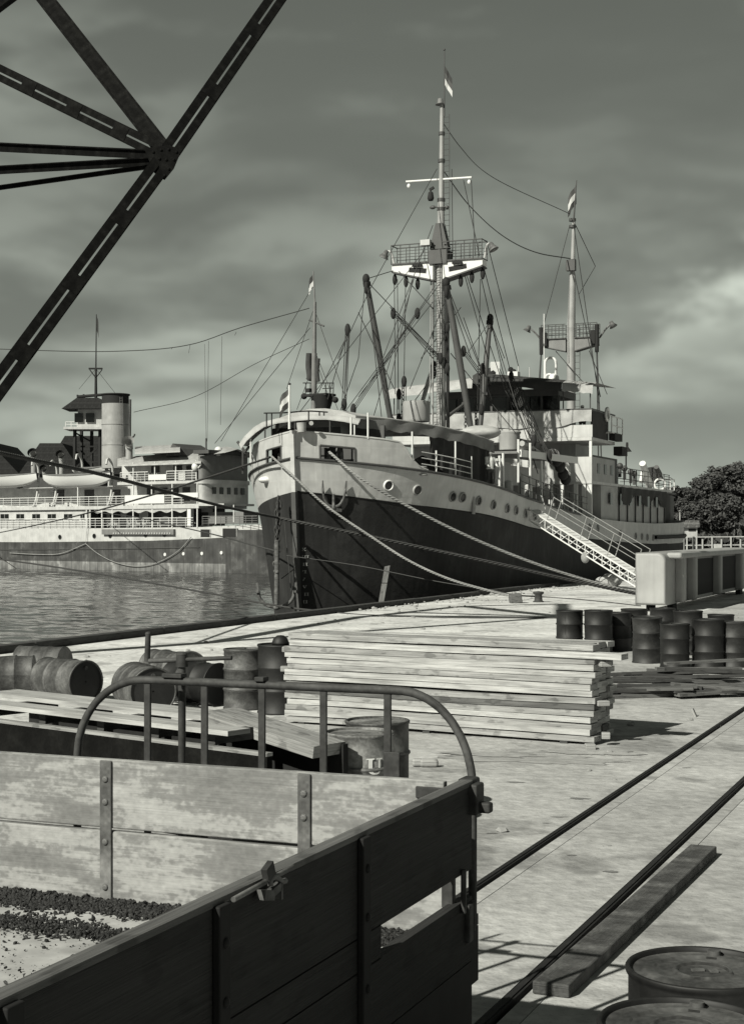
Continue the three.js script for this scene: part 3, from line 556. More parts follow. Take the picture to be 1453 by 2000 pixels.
  // rigging: [u, v, z] to [u, v, z]
  const wires = [
    [715, 545, -70.5, 770, 528, -73.2], [715, 548, -70.5, 862, 700, -73.2], [717, 552, -70.5, 752, 880, -66], [713, 552, -70.5, 700, 700, -70], [700, 700, -70, 662, 810, -65],
    [860, 552, -73, 668, 812, -62], [848, 560, -73, 690, 800, -64], [806, 545, -73, 752, 790, -70], [808, 545, -73, 730, 812, -69], [770, 545, -73, 772, 770, -73], [776, 545, -73, 778, 800, -73], [792, 548, -73, 789, 740, -73], [779, 530, -73, 845, 602, -73],
    [870, 555, -73, 920, 700, -74], [872, 555, -73, 936, 715, -74], [908, 540, -73.5, 952, 700, -75], [912, 540, -73.5, 985, 760, -78], [938, 545, -73.5, 932, 800, -74], [940, 545, -73.5, 958, 625, -76], [944, 520, -73.5, 995, 720, -80], [950, 470, -73.5, 1012, 715, -82],
    [957, 625, -76, 1000, 800, -79], [957, 628, -76, 1050, 925, -73], [959, 625, -76, 912, 690, -74], [955, 622, -76, 985, 700, -78], [905, 690, -74, 945, 745, -77], [912, 690, -74, 958, 750, -78],
    [828, 490, -73, 560, 838, -58.5], [853, 330, -73.4, 725, 560, -67], [725, 560, -67, 660, 700, -63], [845, 440, -73.4, 770, 640, -72],
    [882, 330, -73.4, 884, 500, -73.4], [920, 352, -73.4, 928, 500, -73.4], [905, 352, -73.4, 936, 500, -73.4],
    [682, 640, -66, 672, 790, -66], [680, 645, -66, 640, 780, -66], [845, 735, -74, 830, 820, -73], [700, 610, -70, 770, 760, -71], [668, 800, -64, 752, 830, -68], [880, 560, -73, 800, 760, -72],
    [975, 720, -80, 1050, 890, -73], [1000, 730, -82, 1078, 905, -73], [985, 760, -80, 1045, 870, -74], [1020, 760, -81, 1075, 900, -74], [880, 690, -74, 1010, 850, -74], [870, 700, -74, 790, 810, -74],
    [762, 600, -71, 846, 700, -73], [845, 590, -73, 700, 775, -68], [740, 720, -71, 800, 560, -73], [822, 700, -73, 900, 600, -74], [905, 620, -74, 960, 780, -76], [676, 660, -66, 620, 770, -66],
  ];
  for (const [a, b, c, d, e, f] of wires) part(ship, 'rigging_wire', [tube([atZ(a, b, c), atZ(d, e, f)], 0.022, 4)], M.wire);
  // purchase tackles: three parts of rope between two blocks
  const tackle = (u0, v0, z0, u1, v1, z1) => { const a = atZ(u0, v0, z0), b = atZ(u1, v1, z1), o = V(0.1, 0, 0); const t = part(ship, 'tackle', [tube([a.clone().add(o), b.clone().add(o)], 0.022, 4), tube([a, b], 0.022, 4), tube([a.clone().sub(o), b.clone().sub(o)], 0.022, 4)], M.ropeDark); for (const p of [a, b]) part(t, 'block', [ball(p, 0.15, 0.3, 0.12, 8)], M.black); };
  tackle(768, 612, -72, 860, 700, -73); tackle(815, 612, -72, 690, 800, -66); tackle(905, 686, -74, 948, 742, -77); tackle(1004, 770, -80, 1072, 890, -73.5); tackle(998, 735, -80, 1042, 860, -74); tackle(789, 745, -73, 789, 818, -73); tackle(779, 770, -73, 779, 818, -73);
  tackle(679, 644, -66, 672, 790, -66); tackle(942, 720, -74, 940, 800, -74); tackle(873, 640, -73.3, 873, 720, -73.3);
  // chain falls
  for (const [u, v] of [[787, 762], [929, 790], [909, 800]]) for (let i = 0; i < 7; i++) { const p = atZ(u, v + i * 7, -73), g = fin(new THREE.TorusGeometry(0.085, 0.025, 5, 8)); g.scale(0.8, 1.3, 1); g.rotateY(i % 2 * 1.4); g.translate(p.x, p.y, p.z); part(ship, 'chain_link', [g], M.iron); }
  // aerials
  part(ship, 'aerial_wire', [tube([atZ(865, 240, MZ), atZ(897, 285, -77), atZ(960, 345, -86), atZ(1113, 418, -98.8)], 0.025, 4, 24)], M.wire);
  part(ship, 'aerial_wire', [tube([atZ(867, 335, MZ), atZ(915, 400, -79), atZ(985, 463, -87), atZ(1050, 494, -94), atZ(1113, 505, -99)], 0.035, 4, 30)], M.wire);
}
// ---------------------------------------------------------------- fore deck gear, mast house
{
  const hz = -72.5;
  part(ship, 'mast_house', [span(CX - 3.2, CX + 3.0, 3.5, 6.1, -71.4, -75.6)], M.white);
  part(ship, 'ventilator', [lathe([[0.62, 0], [0.66, 0.1], [0.66, 0.95], [0.6, 1.0], [0.02, 1.02]], atZ(813, 824, -69.5), 20)], M.buff, 'drum shaped ventilator on the fore deck');
  part(ship, 'ventilator', [lathe([[0.5, 0], [0.52, 0.05], [0.52, 0.8], [0.58, 0.86], [0.55, 0.95], [0.02, 0.97]], atX(995, 879, -23.4), 20)], M.buff, 'round ventilator beside the winch platform');
  // winch platform with white beam
  const b0 = atX(972, 884, -22.6), b1 = atX(1086, 898, -22.0), pl = part(ship, 'winch_platform', [bar(b0, b1, 2.2, 0.12)], M.grey);
  part(pl, 'platform_beam', [bar(b0.clone().add(V(1.12, -0.05, 0)), b1.clone().add(V(1.12, -0.05, 0)), 0.1, 0.34)], M.whiteClean);
  for (const [u, v0, v1] of [[975, 890, 985], [1012, 858, 940], [1035, 865, 955], [1057, 900, 975], [982, 885, 990]]) { const p = atX(u, v0, -21.2), q = p.clone(); q.y = Math.max(yDeck(ZB - p.z), EYE + (PY - v1) * 70 / 3000); part(pl, 'platform_post', [cyl(q, p, 0.06, 0.06, 8)], M.whiteClean); }
  part(ship, 'winch', [cyl(atX(1005, 868, -23.2), atX(1040, 874, -23.2), 0.35, 0.35, 14), ball(atX(1020, 880, -22.5), 0.3, 0.22, 0.3), cyl(atX(1078, 890, -22.2), atX(1094, 908, -22.2), 0.4, 0.3, 12)], M.darkGrey);
  part(ship, 'derrick_boom', [cyl(atX(1019, 866, -21.9), atX(1052, 884, -21.9), 0.14, 0.11, 10)], M.buff);
  part(ship, 'hatch_screen', [bar(atX(966, 925, -23.6), atX(1062, 935, -23.4), 0.06, 1.0)], M.white);
  for (const [u, v] of [[1095, 893], [1101, 905], [1107, 920], [1112, 930]]) part(ship, 'rope_coil', [ball(atX(u - 8, v + 6, -21.5), 0.3, 0.32, 0.28, 8)], M.ropeDark);
  part(ship, 'rope_coil', [ball(atX(1088, 900, -21.5), 0.32, 0.2, 0.3, 9)], M.ropePale);
  part(ship, 'boom_rest_cover', [ball(atX(938, 845, -22.6), 1.0, 0.34, 0.7, 12)], M.canvas, 'pale canvas bundle on the fore deck awning');
  // bitts and drums about the well deck
  for (const [u, v, r, h] of [[992, 950, 0.24, 0.7], [1018, 948, 0.16, 1.3], [1032, 965, 0.2, 0.9]]) { const p = atX(u, v, -21.6); p.y = yDeck(ZB - p.z); part(ship, 'deck_ventilator', [cyl(p, p.clone().add(V(0, h, 0)), r, r, 12), ball(p.clone().add(V(0, h, 0)), r, r * 0.5, r)], M.white); }
}
// ---------------------------------------------------------------- bridge and superstructure
{
  const x0 = CX - 5.8, x1 = CX + 5.8, zf = -81.2, zb = -86.4;
  const house = part(ship, 'bridge_house', [span(x0, x1, 5.3, 6.62, zf, zf - 0.14), ], M.white, 'white bridge front bulwark');
  part(house, 'house_side', [span(x1, x1 - 0.14, 5.3, 6.62, zf - 0.145, zb), span(x0 + 0.1, x1 - 0.1, 3.0, 5.15, zf - 2.4, zb - 14), span(x0 + 0.3, x1 - 1.6, 5.31, 7.49, zf - 2.6, zb - 0.5)], M.buff, 'side and inner walls of the bridge house');  // white walls coloured darker, as buff, for the shade they stand in
  part(house, 'bridge_deck', [span(x0, x1, 7.5, 7.68, zf + 0.02, zb)], M.white);
  part(house, 'boat_deck', [span(x0, x1, 5.16, 5.3, zf + 0.03, zb - 16)], M.white);
  part(house, 'bridge_dodger', [span(x0, x1 + 0.02, 7.69, 8.35, zf - 0.03, zf - 0.13)], M.white);
  part(house, 'shade_toned_wing_screen', [span(x1, x1 - 0.1, 7.69, 9.15, zf - 0.135, zb + 1.5)], M.canvasDarkAndShade);  // side of the dodger, darkened in colour for its shaded face
  // canvas dodger in folds across the front
  const rows = []; for (let i = 0; i <= 40; i++) { const f = i / 40, x = x0 + (x1 - x0) * f; rows.push([0, 0.33, 0.66, 1].map(k => V(x, 9.16 - k * (0.9 - 0.28 * sstep(0.8, 1, f) + 0.05 * Math.sin(i * 0.8)), zf + 0.05 + 0.03 * Math.sin(i * 1.4 + k * 3)))); }
  part(house, 'canvas_dodger', [grid(rows)], M.canvas, 'white canvas dodger across the bridge front');
  part(house, 'dodger_rail', [tube([V(x0, 9.2, zf), V(x1, 9.2, zf)], 0.045, 6), tube([V(x1, 9.2, zf), V(x1, 9.2, zb)], 0.045, 6)], M.darkGrey);
  for (const x of [x0 + 0.08, x1 - 0.08]) part(house, 'corner_post', [span(x - 0.07, x + 0.07, 3.2, 7.5, zf - 0.02, zf - 0.16)], M.whiteClean);
  // promenade posts below the bulwark
  for (const u of [1075, 1097, 1124, 1140, 1150]) { const p = atZ(u, 950, zf - 0.1); part(house, 'promenade_post', [span(p.x - 0.1, p.x + 0.1, 3.25, 5.16, zf - 0.03, zf - 0.2)], M.whiteClean); }
  const lowW = []; for (const [a, b] of [[1078, 1110], [1118, 1136], [1142, 1152]]) { const p = atZ(a, 980, zf - 0.6), q = atZ(b, 980, zf - 0.6); lowW.push(span(p.x, q.x, 3.3, 4.15, zf - 0.6, zf - 0.7)); } part(house, 'promenade_screen', lowW, M.white);
  part(house, 'deck_stair', [bar(atX(1075, 975, -22), atX(1060, 950, -22), 0.5, 0.05)], M.whiteClean);
  // wheelhouse
  const wz = zf - 1.2, wh = part(ship, 'wheelhouse', [span(x0 + 2.6, x1 - 2.2, 7.68, 9.2, wz, zb + 0.3), span(x0 + 2.6, x1 - 2.2, 10.1, 10.5, wz, zb + 0.3)], M.darkGrey, 'dark wheelhouse under its awning');
  for (let i = 0; i < 8; i++) { const xx = x0 + 2.6 + i * (x1 - x0 - 4.8) / 7; part(wh, 'window_post', [span(xx - 0.06, xx + 0.06, 9.2, 10.1, wz - 0.01, wz - 0.12)], M.darkGrey); }
  for (let i = 0; i < 7; i++) { const w = (x1 - x0 - 4.8) / 7, xx = x0 + 2.6 + i * w; part(wh, 'window_pane', [span(xx + 0.07, xx + w - 0.07, 9.2, 10.1, wz - 0.06, wz - 0.08)], M.glass); }
  // awning roof: pale on the port side, dark canvas slope to starboard
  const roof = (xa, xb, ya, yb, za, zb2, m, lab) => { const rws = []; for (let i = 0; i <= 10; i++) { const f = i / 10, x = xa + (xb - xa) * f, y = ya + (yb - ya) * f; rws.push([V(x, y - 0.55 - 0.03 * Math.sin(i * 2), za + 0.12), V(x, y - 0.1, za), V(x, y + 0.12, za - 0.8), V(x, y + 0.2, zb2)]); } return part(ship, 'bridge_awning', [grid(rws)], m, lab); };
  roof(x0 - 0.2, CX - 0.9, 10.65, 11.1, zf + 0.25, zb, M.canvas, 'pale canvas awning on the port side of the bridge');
  roof(CX - 0.9, x1 - 1.6, 11.35, 10.75, zf + 0.2, zb, M.canvasDarkAndShade, 'dark canvas awning over the bridge');
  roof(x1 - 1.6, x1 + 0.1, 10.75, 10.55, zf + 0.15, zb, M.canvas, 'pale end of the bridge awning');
  for (const x of [x0 + 0.1, x1 - 1.6, x1 - 0.1, CX - 2.8, CX + 1.6]) part(ship, 'awning_post', [cyl(V(x, 9.15, zf - 0.05), V(x, 10.6, zf - 0.05), 0.035, 0.035, 6)], M.darkGrey);
  // monkey island gear
  const g0 = (u, v) => atZ(u, v, zf - 2);
  part(ship, 'signal_locker', [box(g0(966, 722).x, g0(966, 722).y, zf - 2, 0.5, 0.85, 0.5, 0.4), box(g0(1003, 742).x, g0(1003, 742).y, zf - 2, 0.6, 0.9, 0.5)], M.whiteClean);
  part(ship, 'searchlight', [ball(g0(960, 730), 0.42, 0.36, 0.36, 12), cyl(g0(960, 735), g0(960, 750), 0.08)], M.black);
  part(ship, 'monkey_island', [box(g0(962, 755).x, g0(962, 757).y, zf - 2.2, 2.6, 1.0, 2.4)], M.darkGrey);
  part(ship, 'radar_horn', [ball(g0(997, 722), 0.16), ball(g0(1003, 726), 0.16), cyl(g0(1002, 726), g0(1002, 740), 0.05)], M.black);
  part(ship, 'whip_pole', [cyl(g0(1012, 740), g0(1012, 714), 0.035), cyl(g0(1034, 750), g0(1034, 717), 0.035, 0.03)], M.white);
  part(ship, 'vent_pipe', [tube([g0(1065, 752), g0(1065, 706), g0(1068, 701), g0(1075, 699), g0(1082, 701), g0(1085, 707), g0(1085, 735)], 0.075, 8, 40), tube([g0(1065, 752), g0(1066, 735), g0(1072, 731), g0(1080, 734)], 0.07, 8, 20), tube([g0(1016, 750), g0(1018, 741), g0(1024, 740), g0(1062, 741)], 0.06, 8, 24), cyl(g0(1062, 745), g0(1062, 613), 0.03)], M.whiteClean);
  part(ship, 'binnacle_cover', [ball(g0(1054, 750), 0.4, 0.32, 0.4, 14)], M.whiteClean);
  part(ship, 'compass_cover', [lathe([[0.28, -0.55], [0.33, 0], [0.28, 0.28], [0.14, 0.42], [0.01, 0.45]], g0(1081, 745), 16)], M.whiteClean);
  // starboard wing basket and lamps
  const wx = x1 + 0.05, wb = atX(1192, 850, wx);
  const cage = []; for (const [dz, h] of [[0, 1], [-1.3, 1], [-2.6, 1]]) cage.push(cyl(V(wx + 0.3, 8.1, wb.z + 1 + dz), V(wx + 0.3, 9.0, wb.z + 1 + dz), 0.035)); for (const h of [8.1, 8.5, 9.0]) cage.push(tube([V(wx + 0.3, h, wb.z + 1), V(wx + 0.3, h, wb.z - 1.6)], 0.035, 5)); cage.push(tube([V(wx, 8.1, wb.z + 1), V(wx + 0.3, 8.1, wb.z + 1)], 0.05, 5));
  part(ship, 'wing_basket', cage, M.whiteClean);
  part(ship, 'side_light_box', [span(wx, wx + 0.35, 7.7, 8.1, zb + 1.6, zb - 0.2), span(wx, wx + 0.5, 6.9, 7.4, zb + 0.5, zb - 0.8)], M.black);
  part(ship, 'life_ring', [(() => { const g = fin(new THREE.TorusGeometry(0.34, 0.08, 8, 20)); g.rotateY(Math.PI / 2); const p = atX(1182, 785, wx); g.translate(wx + 0.1, 9.1, p.z); return g; })()], M.whiteClean);
  // starboard side windows, doors and stanchions aft of the bridge
  const sx = x1 - 0.1 + 0.003;
  for (let i = 0; i < 6; i++) { const z = zf - 4 - i * 2.4; part(house, 'cabin_window', [span(sx + 0.09, sx + 0.14, 4.1, 4.75, z, z - 0.6)], M.glass); }
  for (let i = 0; i < 3; i++) { const z = zf - 1.2 - i * 1.5; part(house, 'side_window', [span(x1, x1 + 0.03, 5.75, 6.3, z, z - 0.5)], M.glass); }
  for (let z = zf - 6.5; z > -101; z -= 2.1) part(house, 'boat_deck_stanchion', [cyl(V(x1 - 0.05, 3.1, z), V(x1 - 0.05, 5.16, z), 0.045, 0.045, 6)], M.darkGrey);
  part(house, 'boat_deck_rail', [0.35, 0.7, 1.0].map(h => tube([V(x1 - 0.06, 5.3 + h, zb), V(x1 - 0.06, 5.3 + h, -102)], 0.022, 4)), M.darkGrey);
  for (let z = zb - 1; z > -102; z -= 1.6) part(house, 'boat_deck_post', [cyl(V(x1 - 0.06, 5.3, z), V(x1 - 0.06, 6.3, z), 0.028, 0.028, 5)], M.darkGrey);
  // hanging tarpaulins along the side
  const tr = []; for (let i = 0; i <= 30; i++) { const z = zb - 1.5 - i * 0.42; tr.push([0, 0.5, 1].map(f => V(x1 + 0.02 + 0.05 * Math.sin(i * 1.3 + f), 5.16 - f * (0.75 + 0.3 * Math.sin(i * 0.5)), z))); }
  part(house, 'side_awning', [grid(tr)], M.canvasDarkAndShade);
  // aft house, engine casing, poop
  const aft = part(ship, 'aft_house', [span(CX - 3.4, CX + 3.4, 5.3, 7.2, -88.5, -97), span(CX - 4.6, CX + 4.4, 3.0, 5.1, -102.4, -110)], M.darkGrey);
  part(aft, 'poop_deck', [prism([[CX - 5.6, -101], [CX + 5.6, -101], [CX + 5.2, -106.5], [CX + 3.6, -110.5], [CX, -112.4], [CX - 3.6, -110.5], [CX - 5.2, -106.5]], 'y', 5.1, 5.24)], M.darkGrey);
  const pr = [V(CX + 5.5, 0, -101), V(CX + 5.2, 0, -105), V(CX + 4.4, 0, -108.6), V(CX + 2.5, 0, -111), V(CX, 0, -112)];
  part(aft, 'poop_rail', [0.3, 0.65, 1.0].map(h => tube(pr.map(p => p.clone().setY(5.24 + h)), 0.022, 4, 20)), M.darkGrey);
  part(aft, 'poop_curtain', [grid(new THREE.CatmullRomCurve3(pr).getPoints(16).map(p => [5.2, 4.2, 3.3].map(y => p.clone().setY(y).add(V(-0.1, 0, 0.1)))))], M.canvasDarkAndShade);
  // davits, lifebuoy, aft lamp
  const dv = (u0, v0, u1, v1, X, r, m) => part(ship, 'davit', [cyl(atX(u0, v0, X), atX(u1, v1, X), r, r * 0.8, 10)], m);
  dv(1268, 948, 1254, 905, -21.6, 0.26, M.whiteClean); dv(1251, 942, 1255, 912, -21.8, 0.13, M.whiteClean); dv(1289, 935, 1281, 912, -21.8, 0.2, M.darkGrey);
  part(ship, 'rope_reel', [cyl(atX(1266, 930, -23), atX(1276, 928, -23), 0.6, 0.6, 14)], M.ropeDark);
  { const p = atX(1288, 946, -21.4), g = fin(new THREE.TorusGeometry(0.36, 0.07, 8, 22)); g.rotateY(0.5); g.translate(p.x, p.y, p.z); part(ship, 'life_ring', [g], M.whiteClean); }
  const fz = atX(1296, 957, -21.6), f2 = atX(1316, 958, -21.6); part(ship, 'white_rail', [tube([fz, f2], 0.04, 5), tube([fz.clone().add(V(0, 0.75, 0)), f2.clone().add(V(0, 0.75, 0))], 0.04, 5), cyl(fz, fz.clone().add(V(0, 0.75, 0)), 0.04), cyl(f2, f2.clone().add(V(0, 0.75, 0)), 0.04), cyl(fz.clone().lerp(f2, 0.6), fz.clone().lerp(f2, 0.6).add(V(0, 0.75, 0)), 0.04)], M.whiteClean);
  part(ship, 'stern_lamp', [cyl(atX(1222, 912, -22.5), atX(1222, 884, -22.5), 0.05), lathe([[0.3, 0], [0.08, 0.3], [0.08, 0.5], [0.02, 0.5]], atX(1224, 882, -22.5), 12), cyl(atX(1224, 870, -22.5), atX(1224, 864, -22.5), 0.09, 0.07)], M.black);
  for (const [u, v] of [[1210, 910], [1219, 915], [1231, 922], [1238, 925]]) part(ship, 'deck_ventilator', [cyl(atX(u, v + 22, -22.2), atX(u, v, -22.2), 0.1), ball(atX(u, v, -22.2), 0.2, 0.2, 0.2, 8)], M.darkGrey);
  // belting at the stern
  part(ship, 'stern_fender', [tube([40, 43, 46, 48, 50, 52].map(s => hp(1, s, yPaint(s) + 0.45).add(V(0.08, 0, 0))), 0.14, 6, 30)], M.woodDark);
}
// ---------------------------------------------------------------- aft mast
{
  const AZ = -99, m0 = atZ(1114.5, 790, AZ), m1 = atZ(1115, 640, AZ), m2 = atZ(1120, 430, AZ), m3 = atZ(1125.5, 352, AZ);
  const mast = part(ship, 'aft_mast', [cyl(m0.clone().setY(5.2), m1, 0.29, 0.28, 18), cyl(m1, m2.clone().lerp(m1, 0.5), 0.28, 0.2, 18), cyl(m2.clone().lerp(m1, 0.5), m2, 0.16, 0.11, 14)], M.buff, 'buff aft mast behind the bridge');
  part(mast, 'topmast_pole', [cyl(m2, m3, 0.06, 0.03, 8)], M.darkGrey);
  for (const v of [520, 512, 445, 432]) part(mast, 'band', [cyl(atZ(1117.5, v, AZ), atZ(1117.5, v - 5, AZ), 0.24, 0.24, 12)], M.darkGrey);
  part(mast, 'crow_box', [box(atZ(1117, 520, AZ).x, atZ(1117, 520, AZ).y, AZ + 0.3, 0.6, 0.7, 0.4)], M.darkGrey);
  part(mast, 'mast_ladder', ladder(m0.clone().add(V(0.42, 0, 0)).setY(6), m1.clone().add(V(0.42, 0, 0)), 0.34, 24), M.darkGrey);
  const top = atZ(1115, 662, AZ).y;
  for (const [u, dir] of [[1060, -1], [1168, 1]]) {
    const e = atZ(u, 662, AZ), x0 = m1.x + dir * 0.3, low = atZ(1115, 686, AZ).y;
    const arm = part(mast, 'crosstree_arm', [prism([[x0, top], [e.x, top], [e.x, top - 0.42], [x0, low]], 'z', AZ - 0.3, AZ + 0.3)], M.grey);
    part(arm, 'arm_flange', [bar(V(e.x, top + 0.03, AZ), V(x0, top + 0.03, AZ), 0.8, 0.06), bar(V(e.x, top - 0.45, AZ), V(x0, low - 0.03, AZ), 0.74, 0.06)], M.darkGrey);
    const ps = []; for (let i = 0; i <= 3; i++) { const x = x0 + (e.x - x0) * (0.1 + 0.9 * i / 3); ps.push(cyl(V(x, top, AZ + 0.4), V(x, top + 0.95, AZ + 0.4), 0.028, 0.028, 5), cyl(V(x, top, AZ - 0.4), V(x, top + 0.95, AZ - 0.4), 0.028, 0.028, 5)); } for (const zz of [-0.4, 0.4]) for (const h of [0.35, 0.66, 0.95]) ps.push(tube([V(x0, top + h, AZ + zz), V(e.x, top + h, AZ + zz)], 0.024, 4));
    part(arm, 'platform_rail', ps, M.darkGrey);
    part(arm, 'derrick_head', [cyl(V(e.x, top + 0.8, AZ + 0.4), V(e.x, top - 1.0, AZ + 0.4), 0.16, 0.13, 8), box(e.x - dir * 0.25, top, AZ + 0.45, 0.3, 0.9, 0.2)], M.black);
    part(arm, 'cargo_lamp', [lathe([[0.03, 0.3], [0.12, 0.26], [0.15, 0.08], [0.28, -0.14], [0.02, -0.06]], V(e.x + dir * 1.0, top + 0.75, AZ + 0.2), 12, new THREE.Matrix4().makeRotationZ(dir * 0.5)), tube([V(e.x + dir * 0.1, top, AZ), V(e.x + dir * 0.5, top + 0.5, AZ + 0.1), V(e.x + dir * 1, top + 0.95, AZ + 0.2)], 0.06, 6)], M.ironPale);
    for (const k of [-0.25, 0.25]) part(ship, 'rigging_wire', [tube([V(e.x, top - 0.8, AZ + 0.4), V(e.x + k + dir * 0.4, 5.5, AZ + 1 + 2 * k)], 0.045, 4)], M.wire);
  }
  for (const [a, b, z0, c, d, z1] of [[1120, 432, AZ, 1162, 520, -101], [1162, 520, -101, 1130, 575, AZ], [1112, 440, AZ, 1060, 640, -96], [1118, 520, AZ, 1172, 775, -86], [1120, 440, AZ, 1168, 772, -85], [1085, 686, AZ, 1150, 760, -97], [1150, 685, AZ, 1185, 770, -97]]) part(ship, 'rigging_wire', [tube([atZ(a, b, z0), atZ(c, d, z1)], 0.025, 4)], M.wire);
  flag(mast, m3.clone().add(V(-0.05, -0.25, 0)), -0.75, 0.2, 1.3, 0.7, [M.flagRed, M.flagWhite, M.flagBlue], 1.3);
}
// ---------------------------------------------------------------- gangway (a thing of its own, hung at the ship's side)
{
  const a = atX(1042, 996, -20.55), b = at(1270, 1136, 65.2), g = thing('gangway', 'white sloping gangway with rope handrails between ship and quay', 'gangway', V(b.x, 0, b.z));
  const n = 26, dh = b.clone().sub(a).setY(0).normalize(), across = V(-dh.z, 0, dh.x), hw = 0.25;
  for (let i = 0; i < n; i++) { const p = a.clone().lerp(b, (i + 0.06) / n), q = a.clone().lerp(b, (i + 0.9) / n); part(g, 'tread', [bar(p, q, hw * 1.9, 0.05)], M.whiteClean); }
  for (const s of [-1, 1]) {
    const o = across.clone().multiplyScalar(s * hw), lowo = V(0, -0.5, 0);
    part(g, 'side_girder', [bar(a.clone().add(o), b.clone().add(o), 0.04, 0.07)], M.whiteClean); part(g, 'side_girder', [tube([a.clone().add(o).add(lowo), b.clone().add(o).add(lowo)], 0.035, 5)], M.whiteClean);
    for (let i = 0; i < 14; i++) { const p = a.clone().lerp(b, i / 14).add(o), q = a.clone().lerp(b, (i + 1) / 14).add(o); part(g, 'lattice_bar', [tube([p.clone(), p.clone().add(lowo)], 0.024, 4)], M.whiteClean); part(g, 'lattice_bar', [tube([p.clone().add(lowo), q], 0.022, 4)], M.whiteClean); }
    const hand = [];
    for (const f of [0.16, 0.45, 0.68, 0.9]) { const p = a.clone().lerp(b, f).add(o), q = p.clone().add(V(0, 1.05, 0)).addScaledVector(dh, 0.5); part(g, 'handrail_post', [cyl(p, q, 0.022, 0.022, 5)], M.buff); hand.push(q); }
    part(g, 'hand_rope', [tube(hand, 0.018, 4, 30)], M.ropePale); part(g, 'knee_rope', [tube(hand.map(p => p.clone().add(V(0, -0.5, 0)).addScaledVector(dh, -0.24)), 0.016, 4, 30)], M.ropePale);
  }
  part(g, 'hanger', [tube([a.clone().addScaledVector(across, 0.3), atX(1033, 938, -21.2)], 0.03, 5)], M.buff); part(g, 'hanger', [tube([a.clone().addScaledVector(dh, 0.5).addScaledVector(across, -0.3), atX(1050, 940, -21.2)], 0.03, 5)], M.buff);
  part(g, 'fender_bag', [ball(a.clone().lerp(b, 0.46).add(V(0.1, -0.72, 0.3)), 0.2, 0.26, 0.2, 10)], M.ropePale);
  for (const s of [-1, 1]) part(g, 'foot_wheel', [cyl(b.clone().addScaledVector(across, s * 0.3).setY(0.13), b.clone().addScaledVector(across, s * 0.38).setY(0.13), 0.13, 0.13, 14)], M.black);
  part(g, 'foot_post', [bar(b.clone().setY(0.13), b.clone(), 0.5, 0.1, dh)], M.whiteClean);
}

